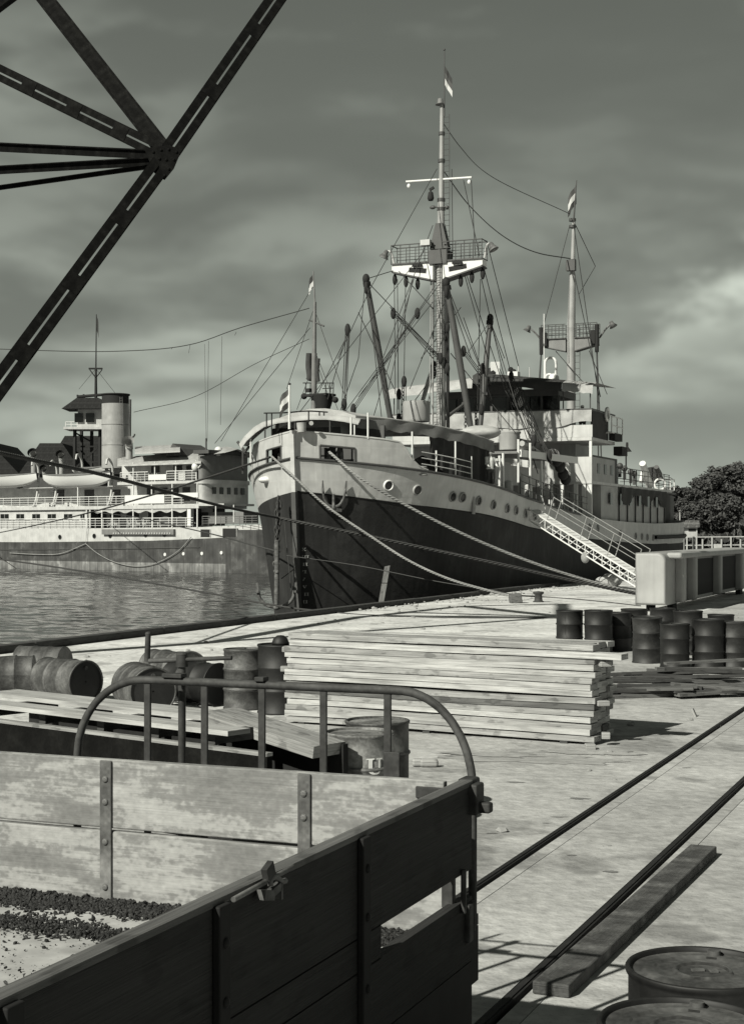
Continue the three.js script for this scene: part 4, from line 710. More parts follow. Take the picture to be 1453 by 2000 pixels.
// ================================================================ FAR SHIP (own axes: x towards its bow, z out of its side, y up from the water)
const FO = at(387, 1037, 170).setY(-2), FR = -0.2357, FF = V(Math.cos(FR), 0, -Math.sin(FR)), FN = V(Math.sin(FR), 0, Math.cos(FR));
const far = thing('passenger_steamer', 'white decked passenger steamer with one tall funnel lying across the basin', 'ship', FO, null, FR);
function fp(u, v, q = 0) { const r = ray(u, v), E = V(0, EYE, 0).sub(FO); const t = (q - E.dot(FN)) / r.dot(FN); const P = r.multiplyScalar(t).add(E); return V(P.dot(FF), P.y, q); }
const frect = (u0, u1, v0, v1, q0, q1) => { const a = fp(u0, v1, q0), b = fp(u1, v0, q0); return span(a.x, b.x, a.y, b.y, q0, q1); };
{
  const xs = u => fp(u, 1037).x, A = xs(-260), Bw = xs(640), yq = (u, v) => fp(u, v).y;
  const yW = table([[A, yq(64, 1059)], [xs(64), yq(64, 1059)], [xs(298), yq(298, 1056)], [xs(508), yq(508, 1047)], [Bw, yq(508, 1047) + 1.2]]);
  const yD = table([[A, yq(64, 1033)], [xs(64), yq(64, 1033)], [xs(393), yq(393, 1029.5)], [xs(503), yq(503, 1024)], [Bw, yq(503, 1024) + 1.5]]);
  const yBt = () => yq(300, 1099);
  const off = x => -Math.pow(clamp((x - xs(400)) / (Bw - xs(400))), 2.2) * 6.5;
  const xsn = []; for (let i = 0; i <= 40; i++) xsn.push(A + (Bw - A) * i / 40);
  const band = (lo, hi, n) => grid(Array.from({ length: n + 1 }, (_, j) => xsn.map(x => V(x, lo(x) + (hi(x) - lo(x)) * j / n, off(x)))), true);
  part(far, 'hull', [band(yBt, yW, 3)], M.hullFar, 'dark grey hull side');
  part(far, 'boot_topping', [band(() => -1, yBt, 2)], M.boot, 'pale boot topping at the waterline');
  part(far, 'upper_strake', [band(yW, yD, 2)], M.white, 'white upper hull');
  part(far, 'hull_body', [prism([[A, -0.15], [xs(500), -0.15], [Bw, -6.4], [xs(500), -13], [A, -13]], 'y', -1, yq(64, 1035))], M.hullFar);
  for (const [u, v] of [[118, 1049], [185, 1047], [216, 1046.5], [285, 1044.6], [322, 1044]]) { const p = fp(u, v), q = off(p.x); const w = part(far, 'porthole', [cyl(V(p.x, p.y, q - 0.05), V(p.x, p.y, q + 0.03), 0.24, 0.24, 16)], M.glass); const g = fin(new THREE.TorusGeometry(0.26, 0.035, 6, 18)); g.translate(p.x, p.y, q + 0.03); part(w, 'rim', [g], M.darkGrey); }
  for (const [u, v] of [[323, 1083], [359, 1081.5], [395, 1081], [432, 1079.5], [469.5, 1078], [508, 1076]]) { const p = fp(u, v), q = off(p.x); part(far, 'porthole_cover', [cyl(V(p.x, p.y, q - 0.05), V(p.x, p.y, q + 0.05), 0.19, 0.19, 14)], M.whiteClean); }
  for (const [u0, u1, v0, v1] of [[393, 411, 1034, 1049], [418, 461, 1032, 1048]]) { const a = fp(u0, v1), b = fp(u1, v0), q = off((a.x + b.x) / 2); const o = part(far, 'cargo_port', [span(a.x, b.x, a.y, b.y, q - 0.6, q + 0.02)], M.black); part(o, 'frame', [span(a.x - 0.06, a.x, a.y, b.y, q - 0.05, q + 0.06), span(b.x, b.x + 0.06, a.y, b.y, q - 0.05, q + 0.06)], M.white); }  // black faces painted as the shade inside the open ports
  for (const [u, v] of [[477, 1037], [502, 1036]]) { const p = fp(u, v), q = off(p.x); part(far, 'bolt_hole', [cyl(V(p.x, p.y, q - 0.05), V(p.x, p.y, q + 0.02), 0.08, 0.08, 10)], M.black); }
  // stowed accommodation ladder along the side
  { const lad = part(far, 'stowed_ladder', [frect(203, 343, 1033.5, 1044, 0.04, 0.35)], M.grey, 'grey accommodation ladder stowed along the hull'); const tr = []; for (let u = 222; u < 336; u += 5) tr.push(frect(u, u + 2, 1040, 1043, 0.36, 0.42)); part(lad, 'tread_ends', tr, M.white); }
  // rubbing line and hull seams
  part(far, 'rubbing_strake', [tube([fp(-100, 1074, 0.05), fp(200, 1072.5, 0.05), fp(390, 1069, 0.05)], 0.05, 4)], M.darkGrey);
  // deck levels ------------------------------------------------
  const L0 = yq(230, 1031), L1b = yq(230, 994.5), L1t = yq(230, 988), L2b = yq(310, 945.5), L2t = yq(310, 940), xL = A + 5;
  const deckLedge = (u1, yb, yt, name) => part(far, name, [span(xL, xs(u1), yb, yt, -8, 0.12)], M.white);
  deckLedge(390, L1b, L1t, 'promenade_deck'); part(far, 'boat_deck', [span(fp(231, 940).x, fp(391, 940).x, L2b, L2t, -8, 0.1)], M.white);
  part(far, 'fore_canopy', [frect(390, 497, 984.5, 990, -5, 0.1)], M.white);
  // lower tier: windowed wall then open promenade
  const wall = part(far, 'cabin_wall', [span(xL, fp(172, 1000).x, L0 - 0.3, L1b, -0.35, -0.2)], M.white);
  for (const [u0, u1] of [[-60, -44], [-28, -12], [2, 18], [33, 48], [64, 79], [94, 110], [126, 142], [158, 166]]) { const w = part(wall, 'window', [frect(u0, u1, 1004, 1015, -0.19, -0.16)], M.glass); part(w, 'sill', [frect(u0 - 1, u1 + 1, 1015, 1016.6, -0.2, -0.1)], M.whiteClean); part(w, 'mullion', [frect((u0 + u1) / 2 - 0.6, (u0 + u1) / 2 + 0.6, 1004, 1015, -0.16, -0.14)], M.grey); }
  part(far, 'inner_house', [span(fp(172, 1000).x, fp(378, 1000).x, L0 - 0.3, L1b, -3.2, -3), span(xL, fp(390, 960).x, L1t, L2b, -3.2, -3), span(fp(200, 900).x, fp(388, 900).x, L2t, yq(300, 901), -3.4, -3.2)], M.white, 'house walls behind the promenades');
  for (const [u0, u1, v0, v1] of [[330, 346, 1000, 1026], [300, 318, 1000, 1018], [352, 372, 1000, 1016], [255, 280, 1000, 1018], [212, 236, 1000, 1018], [180, 200, 1000, 1020], [300, 314, 952, 980], [276, 292, 951, 964], [360, 378, 950, 961], [322, 336, 950, 978], [252, 266, 951, 975], [70, 90, 955, 985], [130, 148, 955, 985], [182, 200, 955, 985], [327, 343, 907, 936], [302, 318, 907, 921], [258, 274, 908, 922], [352, 372, 907, 930]]) part(far, 'doorway', [(() => { const a = fp(u0, v1), b = fp(u1, v0); return span(a.x, b.x, a.y, b.y, v0 < 930 ? -3.19 : -2.99, v0 < 930 ? -3.12 : -2.93); })()], M.teak);  // dark teak panels fill the openings, standing for their unlit inside
  for (const u of [170, 200, 220.5, 261, 298.5, 337, 386, 177]) part(far, 'promenade_post', [cyl(V(fp(u, 1010).x, L0, 0), V(fp(u, 1010).x, L1b, 0), 0.09, 0.09, 8)], M.whiteClean);
  part(far, 'end_post', [frect(372, 379, 989, 1028, -0.5, 0)], M.whiteClean);
  for (const u of [153, 261, 297, 337, 386]) part(far, 'boat_deck_post', [cyl(V(fp(u, 960).x, L1t, 0), V(fp(u, 960).x, L2b, 0), 0.08, 0.08, 8)], M.whiteClean);
  for (const u of [261, 303, 344, 384]) part(far, 'upper_post', [cyl(V(fp(u, 920).x, L2t, 0), V(fp(u, 920).x, yq(300, 902), 0), 0.07, 0.07, 8)], M.whiteClean);
  const rail = (u0, u1, y0, h, step, m = M.whiteClean) => { const a = fp(u0, 1000).x, b = fp(u1, 1000).x, gs = []; for (let i = 1; i <= 4; i++) gs.push(tube([V(a, y0 + h * i / 4, 0.02), V(b, y0 + h * i / 4, 0.02)], i === 4 ? 0.05 : 0.028, 4)); for (let x = a; x <= b; x += step) gs.push(cyl(V(x, y0, 0.02), V(x, y0 + h, 0.02), 0.035, 0.035, 5)); part(far, 'deck_rail', gs, m); };
  rail(-100, 172, L0, 1.1, 1.1); rail(172, 378, L0, 1.1, 1.3); rail(-100, 244, L1t, 1.1, 1.5); rail(322, 360, L1t, 1.1, 1.3); rail(236, 290, L2t, 1.1, 1.3); rail(326, 384, L2t, 1.1, 1.3); rail(396, 503, L0 + 0.25, 1.0, 0.9, M.grey);
  part(far, 'rail_screen', [frect(245, 322, 966, 984, 0.03, 0.1), frect(340, 388, 962, 972, 0.03, 0.1)], M.whiteClean, 'white rail screens'); part(far, 'rail_screen', [frect(291, 326, 926, 938, 0.03, 0.1)], M.whiteClean);
  // deck chairs and tables on the promenade
  const r3 = rng(31);
  const chair = (p) => { const gs = [box(p.x, p.y + 0.45, p.z, 0.55, 0.06, 0.5), box(p.x - 0.25, p.y + 0.75, p.z, 0.05, 0.6, 0.5, 0, 0, 0.2)]; for (const a of [-0.23, 0.23]) for (const b of [-0.2, 0.2]) gs.push(cyl(V(p.x + a, p.y, p.z + b), V(p.x + a, p.y + 0.62, p.z + b), 0.03, 0.03, 4)); return gs; };
  for (const u of [196, 208, 236, 248, 256, 268, 279, 292, 312, 352, 360]) part(far, 'deck_chair', chair(V(fp(u, 1020).x, L0, -1.1 - r3() * 0.8)), M.whiteClean);
  for (const u of [262, 284, 300]) part(far, 'deck_chair', chair(V(fp(u, 930).x, L2t, -1.1)), M.whiteClean);
  part(far, 'life_ring_rack', [frect(350, 366, 921, 938, -0.6, -0.3)], M.white); part(far, 'dark_locker', [frect(370, 388, 919, 937, -0.4, 0.02)], M.darkGrey);
  { const p = fp(383, 912); part(far, 'wing_lamp', [ball(V(p.x, p.y, 0.1), 0.42, 0.5, 0.4), tube([fp(386, 902, 0.1), fp(393, 906, 0.1), fp(388, 914, 0.1)], 0.08, 6)], M.whiteClean); }
  part(far, 'canvas_fringe', [(() => { const rows = []; for (let i = 0; i <= 60; i++) { const u = 185 + i * 3; rows.push([V(fp(u, 993).x, L1b, -0.02), V(fp(u, 993).x, L1b - 0.35 - 0.12 * Math.sin(i * 0.7), 0.03)]); } return grid(rows); })()], M.canvas);
  // roofs
  const rf = (u0, u1, va, vb, vc, vd, zb, name, m) => part(far, name, [(() => { const rows = []; for (let i = 0; i <= 8; i++) { const f = i / 8, u = u0 + (u1 - u0) * f, e = fp(u, va + (vb - va) * f, 0.35), r = fp(u, vc + (vd - vc) * f, zb); rows.push([V(e.x, e.y - 0.18, 0.35), V(e.x, e.y, 0.35), V(r.x, r.y, zb), V(r.x, e.y, 2 * zb)]); } return grid(rows, true); })()], m);
  rf(230, 393, 908, 902, 893, 882, -4, 'awning_roof', M.canvas); rf(264, 352, 884, 880, 872, 868, -4.4, 'skylight_roof', M.canvas);
  part(far, 'awning_roof', [(() => { const a = fp(388, 895, 0.2), b = fp(428, 880, -3), rows = []; for (let i = 0; i <= 6; i++) { const f = i / 6; rows.push([V(a.x + f * 2.6, a.y + 0.2 + f * 0.4, 0.3 - f * 1.6), V(a.x + f * 3.0, a.y + 1.2 + 0.2 * Math.sin(f * 4), -3), V(a.x + f * 2.6, a.y + 0.3, -7)]); } return grid(rows, true); })()], M.canvas);
  { const a = fp(352, 881, -4.4), b = fp(392, 881, -4.4); part(far, 'skylight_gable', [prism([[a.x - 0.1, a.y - 0.7], [b.x, a.y - 0.7], [b.x - 0.9, a.y + 0.1], [a.x + 0.9, a.y + 0.75]], 'z', -7, -2.2)], M.darkGrey); }
  part(far, 'mushroom_vent', [cyl(fp(427, 890, -2), fp(427, 880, -2), 0.22), ball(fp(427, 879, -2), 0.45, 0.4, 0.4)], M.whiteClean);
  // rounded dark bridge front
  const front = (ub, v0, v1, rad, name, m) => { const a = fp(388, v1, 0), b = fp(388, v0, 0), rows = []; for (let i = 0; i <= 16; i++) { const t = Math.PI * i / 16; rows.push([a.y, (a.y + b.y) / 2, b.y].map(y => V(a.x + rad * Math.pow(Math.sin(t), 0.6), y, -4 + 4 * Math.cos(t)))); } return part(far, name, [grid(rows)], m); };
  front(0, 940, 986, 1.1, 'rounded_front', M.white); const up = front(0, 884, 938, 0.9, 'bridge_front', M.grey);
  part(far, 'front_band', [(() => { const a = fp(388, 941, 0), rows = []; for (let i = 0; i <= 16; i++) { const t = Math.PI * i / 16; rows.push([a.y - 0.2, a.y + 0.25].map(y => V(a.x + 1.3 * Math.pow(Math.sin(t), 0.6), y, -4 + 4.15 * Math.cos(t)))); } return grid(rows); })()], M.white);
  { const a = fp(388, 880, 0); part(far, 'bridge_roof', [prism([[a.x - 0.5, 0.3], [a.x + 1.6, 0.1], [a.x + 2.0, -4], [a.x + 1.6, -8.4], [a.x - 0.5, -8.4]], 'y', a.y - 0.35, a.y + 0.05)], M.darkGrey); }
  for (let i = 1; i < 6; i++) { const a = fp(388, 958, 0); part(up, 'window', [box(a.x + 1.1, a.y, -0.2 - i * 1.2, 0.12, 0.75, 0.55)], M.glass); }
  part(far, 'fore_house', [frect(383, 440, 990, 1027, -7, -0.8)], M.darkGrey, 'dark house front below the bridge'); part(far, 'deck_cargo', [frect(437, 505, 1000, 1023, -4, -1.5)], M.grey); part(far, 'fore_post', [cyl(fp(386, 1026), fp(386, 990), 0.08), cyl(fp(422, 1024), fp(422, 988), 0.07), cyl(fp(457, 1020), fp(457, 986), 0.07)], M.whiteClean);
  // funnel
  const f0 = fp(225, 915, -4), f1 = fp(226, 789, -4), f2 = fp(226, 771, -4);
  const fun = part(far, 'funnel', [cyl(f0.clone().setX(f1.x), f1, 1.62, 1.6, 36)], M.buff, 'tall pale funnel'); part(fun, 'funnel_top', [cyl(f1, f2, 1.6, 1.6, 36, true), cyl(f2.clone().add(V(0, -0.7, 0)), f2.clone().add(V(0, -0.6, 0)), 1.5, 1.5, 30)], M.black, 'black funnel top'); part(fun, 'funnel_rim', [(() => { const g = fin(new THREE.TorusGeometry(1.66, 0.1, 6, 36)); g.rotateX(Math.PI / 2); g.translate(f2.x, f2.y, f2.z); return g; })()], M.black);
  part(fun, 'funnel_band', [830, 870].map(v => { const g = fin(new THREE.TorusGeometry(1.62, 0.035, 5, 36)); g.rotateX(Math.PI / 2); const p = fp(226, v, -4); g.translate(f1.x, p.y, -4); return g; }), M.grey);
  part(fun, 'steam_pipe', [tube([fp(254, 895, -4), fp(255, 780, -4)], 0.14, 8), tube([fp(250, 860, -3), fp(262, 852, -3), fp(264, 848, -3)], 0.1, 6)], M.darkGrey);
  part(fun, 'ladder', ladder(fp(241, 905, -2.5), fp(237, 775, -2.5), 0.4, 26), M.grey);
  // cowl vents
  const cowl = (u, v0, v1, r, mth) => { const a = fp(u, v0, -2.5), b = fp(u, v1, -2.5); const c = part(far, 'cowl_vent', [cyl(a, b, r, r, 12), tube([b.clone().add(V(0, -0.2, 0)), b.clone().add(V(0.05, 0.35, 0.1)), b.clone().add(V(0.3, 0.6, 0.4))], r * 1.1, 10)], M.buff); part(c, 'cowl_mouth', [cyl(b.clone().add(V(0.18, 0.5, 0.3)), b.clone().add(V(0.4, 0.7, 0.62)), r * 1.3, r * 1.75, 16, true)], mth); };
  cowl(253, 898, 874, 0.42, M.buff); cowl(121, 928, 898, 0.3, M.black); cowl(67, 925, 895, 0.35, M.black); cowl(88, 935, 925, 0.25, M.black);
  // lifeboats on davits
  const boat = (u0, u1, v0, v1, q) => {
    const a = fp(u0, v0, q), b = fp(u1, v0, q), k = fp(u0, v1, q).y, L = b.x - a.x, rows = [];
    for (let i = 0; i <= 18; i++) { const f = i / 18, w = 1.15 * Math.pow(Math.sin(Math.PI * clamp(f, 0.02, 0.98)), 0.6), sh = 0.3 * Math.pow(2 * f - 1, 2), ky = k + (a.y - k) * 0.62 * Math.pow(Math.abs(2 * f - 1), 4); rows.push([-1, -0.85, -0.5, 0, 0.5, 0.85, 1].map(t => V(a.x + L * f, ky + (a.y + sh - ky) * Math.pow(Math.abs(t), 2.4), q + w * t))); }
    const bt = part(far, 'lifeboat', [grid(rows, true)], M.whiteClean, 'white lifeboat in its davits');
    part(bt, 'boat_cover', [grid(rows.map((r, i) => { const f = i / 18; return [r[0], r[0].clone().lerp(r[6], 0.5).add(V(0, 0.25 * Math.sin(Math.PI * f), 0)), r[6]]; }))], M.canvasGrey);
    part(bt, 'gunwale', [tube(rows.map(r => r[6]), 0.06, 5, 40)], M.grey);
    for (const f of [0.1, 0.93]) { const x = a.x + L * f; part(far, 'davit', [tube([V(x, L1t, q - 0.2), V(x - 0.15, L1t + 1.4, q - 0.9), V(x, a.y + 1.2, q - 0.9), V(x + 0.1, a.y + 1.9, q - 0.1), V(x + 0.2, a.y + 1.2, q + 0.2)], 0.14, 6, 24), cyl(V(x, L1t, q - 0.6), V(x + 0.5, L1t + 1.6, q - 0.7), 0.1)], M.white); }
  };
  boat(87, 218, 931, 954, -0.2); boat(-70, 74, 933, 955, -0.2); boat(143, 207, 917, 929, -5);
  part(far, 'boat_deck_canopy', [frect(70, 250, 951, 954, -3, -0.6)], M.white);
  // foremast rising behind the near ship's bow
  const fm = (u, v) => fp(u, v, -5.5);
  const fore = part(far, 'fore_mast', [cyl(fm(613, 850), fm(614, 690), 0.34, 0.3, 14), cyl(fm(614, 690), fm(615, 590), 0.24, 0.18, 12), cyl(fm(615, 590), fm(612, 530), 0.1, 0.06, 10)], M.grey, 'grey fore mast of the far steamer');
  part(fore, 'crows_nest', [cyl(fm(632, 800), fm(632, 772), 0.7, 1.2, 14), box(fm(625, 772).x, fm(625, 772).y, -5.5, 3.0, 0.25, 1.8)], M.black);
  const cr = []; for (const u of [597, 606, 636, 644, 651]) cr.push(cyl(fm(u, 772), fm(u + 0.5, 747), 0.05)); cr.push(tube([fm(592, 748), fm(652, 748)], 0.06, 5), tube([fm(630, 759), fm(651, 758)], 0.05, 5)); part(fore, 'nest_rail', cr, M.black);
  part(fore, 'mast_lamp', [ball(fm(594, 774), 0.35), ball(fm(655, 781), 0.35), box(fm(608, 763).x, fm(608, 763).y, -5, 0.6, 0.4, 0.4)], M.black);
  part(fore, 'furled_canvas', [tube([fm(604, 690), fm(603, 715), fm(605, 738), fm(603, 742)], 0.34, 8, 20), tube([fm(622, 700), fm(620, 730), fm(622, 745)], 0.22, 7, 20)], M.canvasDarkAndShade);
  part(fore, 'cross_yard', [tube([fm(604, 625), fm(633, 637)], 0.09, 6)], M.darkGrey);
  flag(fore, fm(611, 534), -0.75, 0.1, 1.5, 0.7, [M.flagBlue, M.flagWhite], 1.2);
  for (const [a, b, c, d] of [[613, 600, 676, 780], [614, 600, 560, 760], [617, 700, 580, 800], [617, 690, 660, 800], [611, 560, 432, 862], [606, 640, 420, 866], [613, 690, 640, 770]]) part(far, 'rigging_wire', [tube([fm(a, b), fm(c, d)], 0.04, 4)], M.wire);
  part(far, 'aerial_wire', [tube([fm(604, 602), fm(470, 640), fm(372, 673), fm(230, 686), fp(-60, 680, -5)], 0.05, 4, 40)], M.wire);
  for (const [u, v0, v1] of [[372, 673, 690], [408, 666, 862], [434, 657, 830], [462, 648, 655], [338, 678, 682]]) part(far, 'aerial_drop', [tube([fm(u, v0), fm(u - 3, v1)], 0.03, 4)], M.wire);
  part(far, 'aerial_wire', [tube([fm(604, 662), fm(500, 710), fm(380, 775), fm(262, 805)], 0.035, 4, 30)], M.wire);
  part(far, 'whip_pole', [cyl(fp(403, 880, -3), fp(403, 856, -3), 0.1), tube([fp(403, 856, -3), fp(400, 672, -5)], 0.03, 4)], M.darkGrey);
  // swinging rope loops against the hull
  part(far, 'hanging_rope', [tube([fp(20, 1080, 0.2), fp(80, 1083, 0.2), fp(120, 1081, 0.2), fp(168, 1062, 0.2)], 0.045, 5, 30), tube([fp(168, 1062, 0.2), fp(190, 1080, 0.2), fp(225, 1098, 0.2), fp(268, 1106, 0.2), fp(310, 1098, 0.2), fp(350, 1075, 0.2), fp(374, 1049, 0.2)], 0.045, 5, 50), tube([fp(168, 1062, 0.2), fp(171, 1030, 0.2)], 0.03, 4)], M.ropePale);
}
// ---------------------------------------------------------------- harbour buildings behind the far ship
{
  const D = 205, b = (u, v) => at(u, v, D), tw = thing('signal_tower', 'dark roofed lookout cabin on tall lattice legs beside the far funnel', 'tower', at(172, 1085, D - 10).setY(-0.6));
  const c = (u, v, d = D - 12) => at(u, v, d), s = 70;
  part(tw, 'cabin', [(() => { const p = c(148, 834), q = c(203, 800); return box((p.x + q.x) / 2, (p.y + q.y) / 2, (p.z + q.z) / 2 - 1.2, 3.7, 2.5, 3, YAW); })()], M.white);
  for (const [u0, u1] of [[152, 168], [174, 190]]) { const p = c(u0, 825), q = c(u1, 808); part(tw, 'window', [box((p.x + q.x) / 2, (p.y + q.y) / 2, (p.z + q.z) / 2 + 0.62, 1.05, 1.15, 0.1, YAW)], M.glass); }
  { const p = c(173, 800); const g = prism([[-3.4, 0], [3.2, 0], [1.2, 1.35], [-1.5, 1.35]], 'z', -2.6, 2.6); g.rotateY(YAW); g.translate(p.x, p.y, p.z - 1); part(tw, 'roof', [g], M.roofTile, 'dark pitched roof'); }
  { const p = c(170, 838); part(tw, 'balcony', [box(p.x, p.y, p.z, 5.0, 0.3, 4.2, YAW)], M.white); const gs = []; for (const v of [824, 829]) gs.push(tube([c(129, v), c(200, v)], 0.05, 4)); for (const u of [129, 140, 152, 165, 180]) gs.push(cyl(c(u, 837), c(u, 824), 0.05)); part(tw, 'balcony_rail', gs, M.whiteClean); }
  for (const [u, d] of [[147, -13], [180, -9], [196, -13], [160, -9]]) part(tw, 'leg', [bar(c(u, 838, D + d), c(u, 838, D + d).setY(-0.6), 0.32, 0.32)], M.black);
  part(tw, 'cross_brace', [bar(c(147, 845), c(178, 862), 0.2), bar(c(147, 915), c(196, 870), 0.2), bar(c(147, 870), c(196, 915), 0.2), bar(c(147, 872), c(196, 872), 0.2)], M.black);
  part(tw, 'signal_mast', [cyl(c(188, 780), c(188, 720), 0.2, 0.14), cyl(c(188, 720), c(189, 614), 0.09, 0.05), tube([c(174, 720), c(201, 720)], 0.12, 5), tube([c(188, 738), c(176, 722)], 0.07, 4), tube([c(188, 738), c(200, 722)], 0.07, 4), tube([c(188, 720), c(155, 760)], 0.025, 4), tube([c(188, 720), c(232, 776)], 0.025, 4)], M.black);
  flag(tw, c(190, 616), 0.5, 0.1, 1.9, 0.6, [M.flagBlue], 1.6);
  part(tw, 'roof_rail', [tube([c(152, 775), c(203, 771)], 0.2, 5), cyl(c(153, 784), c(152, 771), 0.12), cyl(c(165, 782), c(164, 770), 0.12)], M.black);
  // warehouses with gabled dark roofs
  const wh = (u0, u1, vr, ve, d, len, label) => { const a = at(u0, ve, d), b2 = at(u1, ve, d), r = at((u0 + u1) / 2, vr, d), w = b2.clone().sub(a).length(); const t = thing('warehouse', label, 'warehouse', at((u0 + u1) / 2, ve, d).setY(-0.6), 'warehouses across the basin', YAW); const H2 = a.y + 0.6, RH = r.y - a.y; part(t, 'wall', [span(-w / 2, w / 2, 0, H2, -len / 2, len / 2)], M.darkGrey); part(t, 'roof', [prism([[-w / 2 - 0.5, H2], [w / 2 + 0.5, H2], [w / 2 - 1.5 - w * 0.12, H2 + RH], [-w / 2 + 1.5 + w * 0.12, H2 + RH]], 'z', -len / 2 - 0.5, len / 2 + 0.5)], M.roofTile); for (let i = 0; i < 4; i++) part(t, 'door', [box(-w / 2 + w * (i + 0.5) / 4, 1.8, len / 2 + 0.03, 2.2, 3.6, 0.08)], M.black); };
  wh(70, 178, 872, 930, 225, 16, 'smaller dark roofed warehouse behind the left lifeboats'); wh(112, 262, 858, 930, 232, 16, 'larger dark roofed warehouse behind the far funnel'); wh(-220, 60, 868, 930, 235, 18, 'long dark roofed warehouse at the far left edge');
}
// ================================================================ HILLSIDE, fence and kiosk at the right
{
  const hx = (u, d) => at(u, 1037, d);
  const rows = []; for (let j = 0; j <= 12; j++) { const d = 235 + j * 14; rows.push(Array.from({ length: 30 }, (_, i) => { const u = 1180 + i * 36, p = at(u, 1037, d); const k = clamp((u - 1270) / 330); p.y = -0.4 + Math.min(1, j / 7) * (2 + 22 * Math.pow(k, 1.15)) * (0.85 + 0.3 * fbm(i * 0.4, j * 0.5, 99, 99, 201, 3)); return p; })); }
  struct('hillside', [grid(rows)], M.soil);
  const r4 = rng(404);
  // leaf clump: crossed bent leaf faces
  const clump = (() => { const pos = []; const r = rng(8); for (let i = 0; i < 26; i++) { const th = r() * 6.28, ph = Math.acos(2 * r() - 1), rad = 0.45 + 0.55 * r(), c = V(Math.sin(ph) * Math.cos(th), Math.cos(ph) * 0.8, Math.sin(ph) * Math.sin(th)).multiplyScalar(rad), s = 0.24 + 0.2 * r(); const a = V(r() - 0.5, r() - 0.5, r() - 0.5).normalize().multiplyScalar(s), b = V(r() - 0.5, r() - 0.5, r() - 0.5).normalize().multiplyScalar(s * 0.8); const q = [c.clone().sub(a), c.clone().add(b), c.clone().add(a), c.clone().sub(b)]; for (const k of [0, 1, 2, 0, 2, 3]) pos.push(q[k].x, q[k].y, q[k].z); } const g = new THREE.BufferGeometry(); g.setAttribute('position', new THREE.Float32BufferAttribute(pos, 3)); g.computeVertexNormals(); return fin(g); })();
  const at2 = (u, d) => { const k = clamp((u - 1270) / 330), j = (d - 235) / 14, p = at(u, 1037, d); p.y = -0.4 + Math.min(1, j / 7) * (2 + 22 * Math.pow(k, 1.15)); return p; };
  const inst = new THREE.InstancedMesh(clump, M.leaf, 6000), m4 = new THREE.Matrix4(), q = new THREE.Quaternion(), col = new THREE.Color();
  for (let i = 0; i < 6000; i++) { const u = 1290 + 520 * r4() * (0.4 + 0.6 * r4()), d = 238 + 120 * r4(), p = at2(u, d), s = 0.6 + 1.3 * r4(); p.y += s * 0.5; q.setFromEuler(new THREE.Euler(r4() * 6, r4() * 6, r4() * 6)); m4.compose(p, q, V(s, s * 0.85, s)); inst.setMatrixAt(i, m4); const k = 0.6 + 0.9 * r4(); inst.setColorAt(i, col.setRGB(k, k, k)); }
  inst.name = 'hillside_bushes'; inst.userData = { kind: 'stuff', label: 'dense dark bushes covering the hillside', category: 'bushes' }; scene.add(inst);
  const tree = (u, vt, d, hgt, wdt, label) => {
    const base = at2(u, d), top = EYE + (PY - vt) * d / FOCAL, Ht = Math.max(top - base.y, 3), t = thing('hill_tree', label, 'tree', base, 'trees on the hillside');
    part(t, 'trunk', [tube([base.clone(), base.clone().add(V(0.2, Ht * 0.4, 0)), base.clone().add(V(-0.1, Ht * 0.8, 0.1))], Math.max(0.16, Ht * 0.025), 7), ...[0, 1, 2, 3].map(i => tube([base.clone().add(V(0, Ht * (0.35 + 0.1 * i), 0)), base.clone().add(V(Math.cos(i * 2) * wdt * 0.3, Ht * (0.55 + 0.1 * i), Math.sin(i * 2) * wdt * 0.3))], 0.09, 5))], M.bark);
    const gs = [], n = 110; for (let i = 0; i < n; i++) { const th = r4() * 6.283, f = Math.pow(r4(), 0.7), rad = wdt * 0.5 * Math.sqrt(r4()) * (1 - 0.5 * f), c = base.clone().add(V(Math.cos(th) * rad, Ht * (0.42 + 0.53 * f), Math.sin(th) * rad)), s = wdt * (0.07 + 0.09 * r4()); const g = clump.clone(); g.rotateY(r4() * 6); g.rotateX(r4() * 6); g.scale(s, s * 0.8, s); g.translate(c.x, c.y, c.z); gs.push(g); }
    part(t, 'crown', gs, M.leaf);
  };
  const near = [[1320, 950, 244, 7, 'small round tree just right of the steamer stern'], [1334, 962, 243, 5, 'low bushy tree beside the stern tree'], [1362, 935, 252, 6, 'dark tree standing up from the middle of the slope'], [1350, 950, 250, 5, 'tree left of the middle slope tree'], [1376, 930, 256, 6, 'tree right of the middle slope tree'], [1390, 922, 262, 6, 'tree below the hilltop tree'], [1402, 908, 268, 7, 'hilltop tree standing highest at the photo edge'], [1422, 912, 268, 7, 'tree right of the hilltop tree'], [1446, 902, 270, 8, 'rightmost tree on the hilltop'], [1345, 985, 240, 5, 'low tree above the kiosk'], [1385, 975, 241, 6, 'spreading tree halfway down the slope'], [1415, 965, 242, 7, 'spreading tree at the right of the slope']];
  for (const [u, v, d, w, lab] of near) tree(u, v, d, 0, w, lab);
  // small kiosk and white fence at the foot of the hill
  const kd = 165, kp = (u, v, d = kd) => at(u, v, d);
  const k = thing('lookout_hut', 'small pale hut on posts at the foot of the hill', 'hut', kp(1351, 1080).setY(0), null, YAW);
  const kw = 1.0; part(k, 'wall', [span(-0.62, 0.55, 2.0, 3.1, -1, 0)], M.white); part(k, 'window', [span(-0.4, 0.4, 2.55, 2.85, 0.01, 0.03)], M.black); part(k, 'roof', [prism([[-0.95, 2.95], [0.75, 3.0], [0.7, 3.72], [-0.45, 3.75]], 'z', -1.4, 0.35)], M.ironPale); for (const x of [-0.55, 0.48]) part(k, 'leg', [span(x - 0.07, x + 0.07, 0, 2.0, -0.2, -0.06)], M.white);
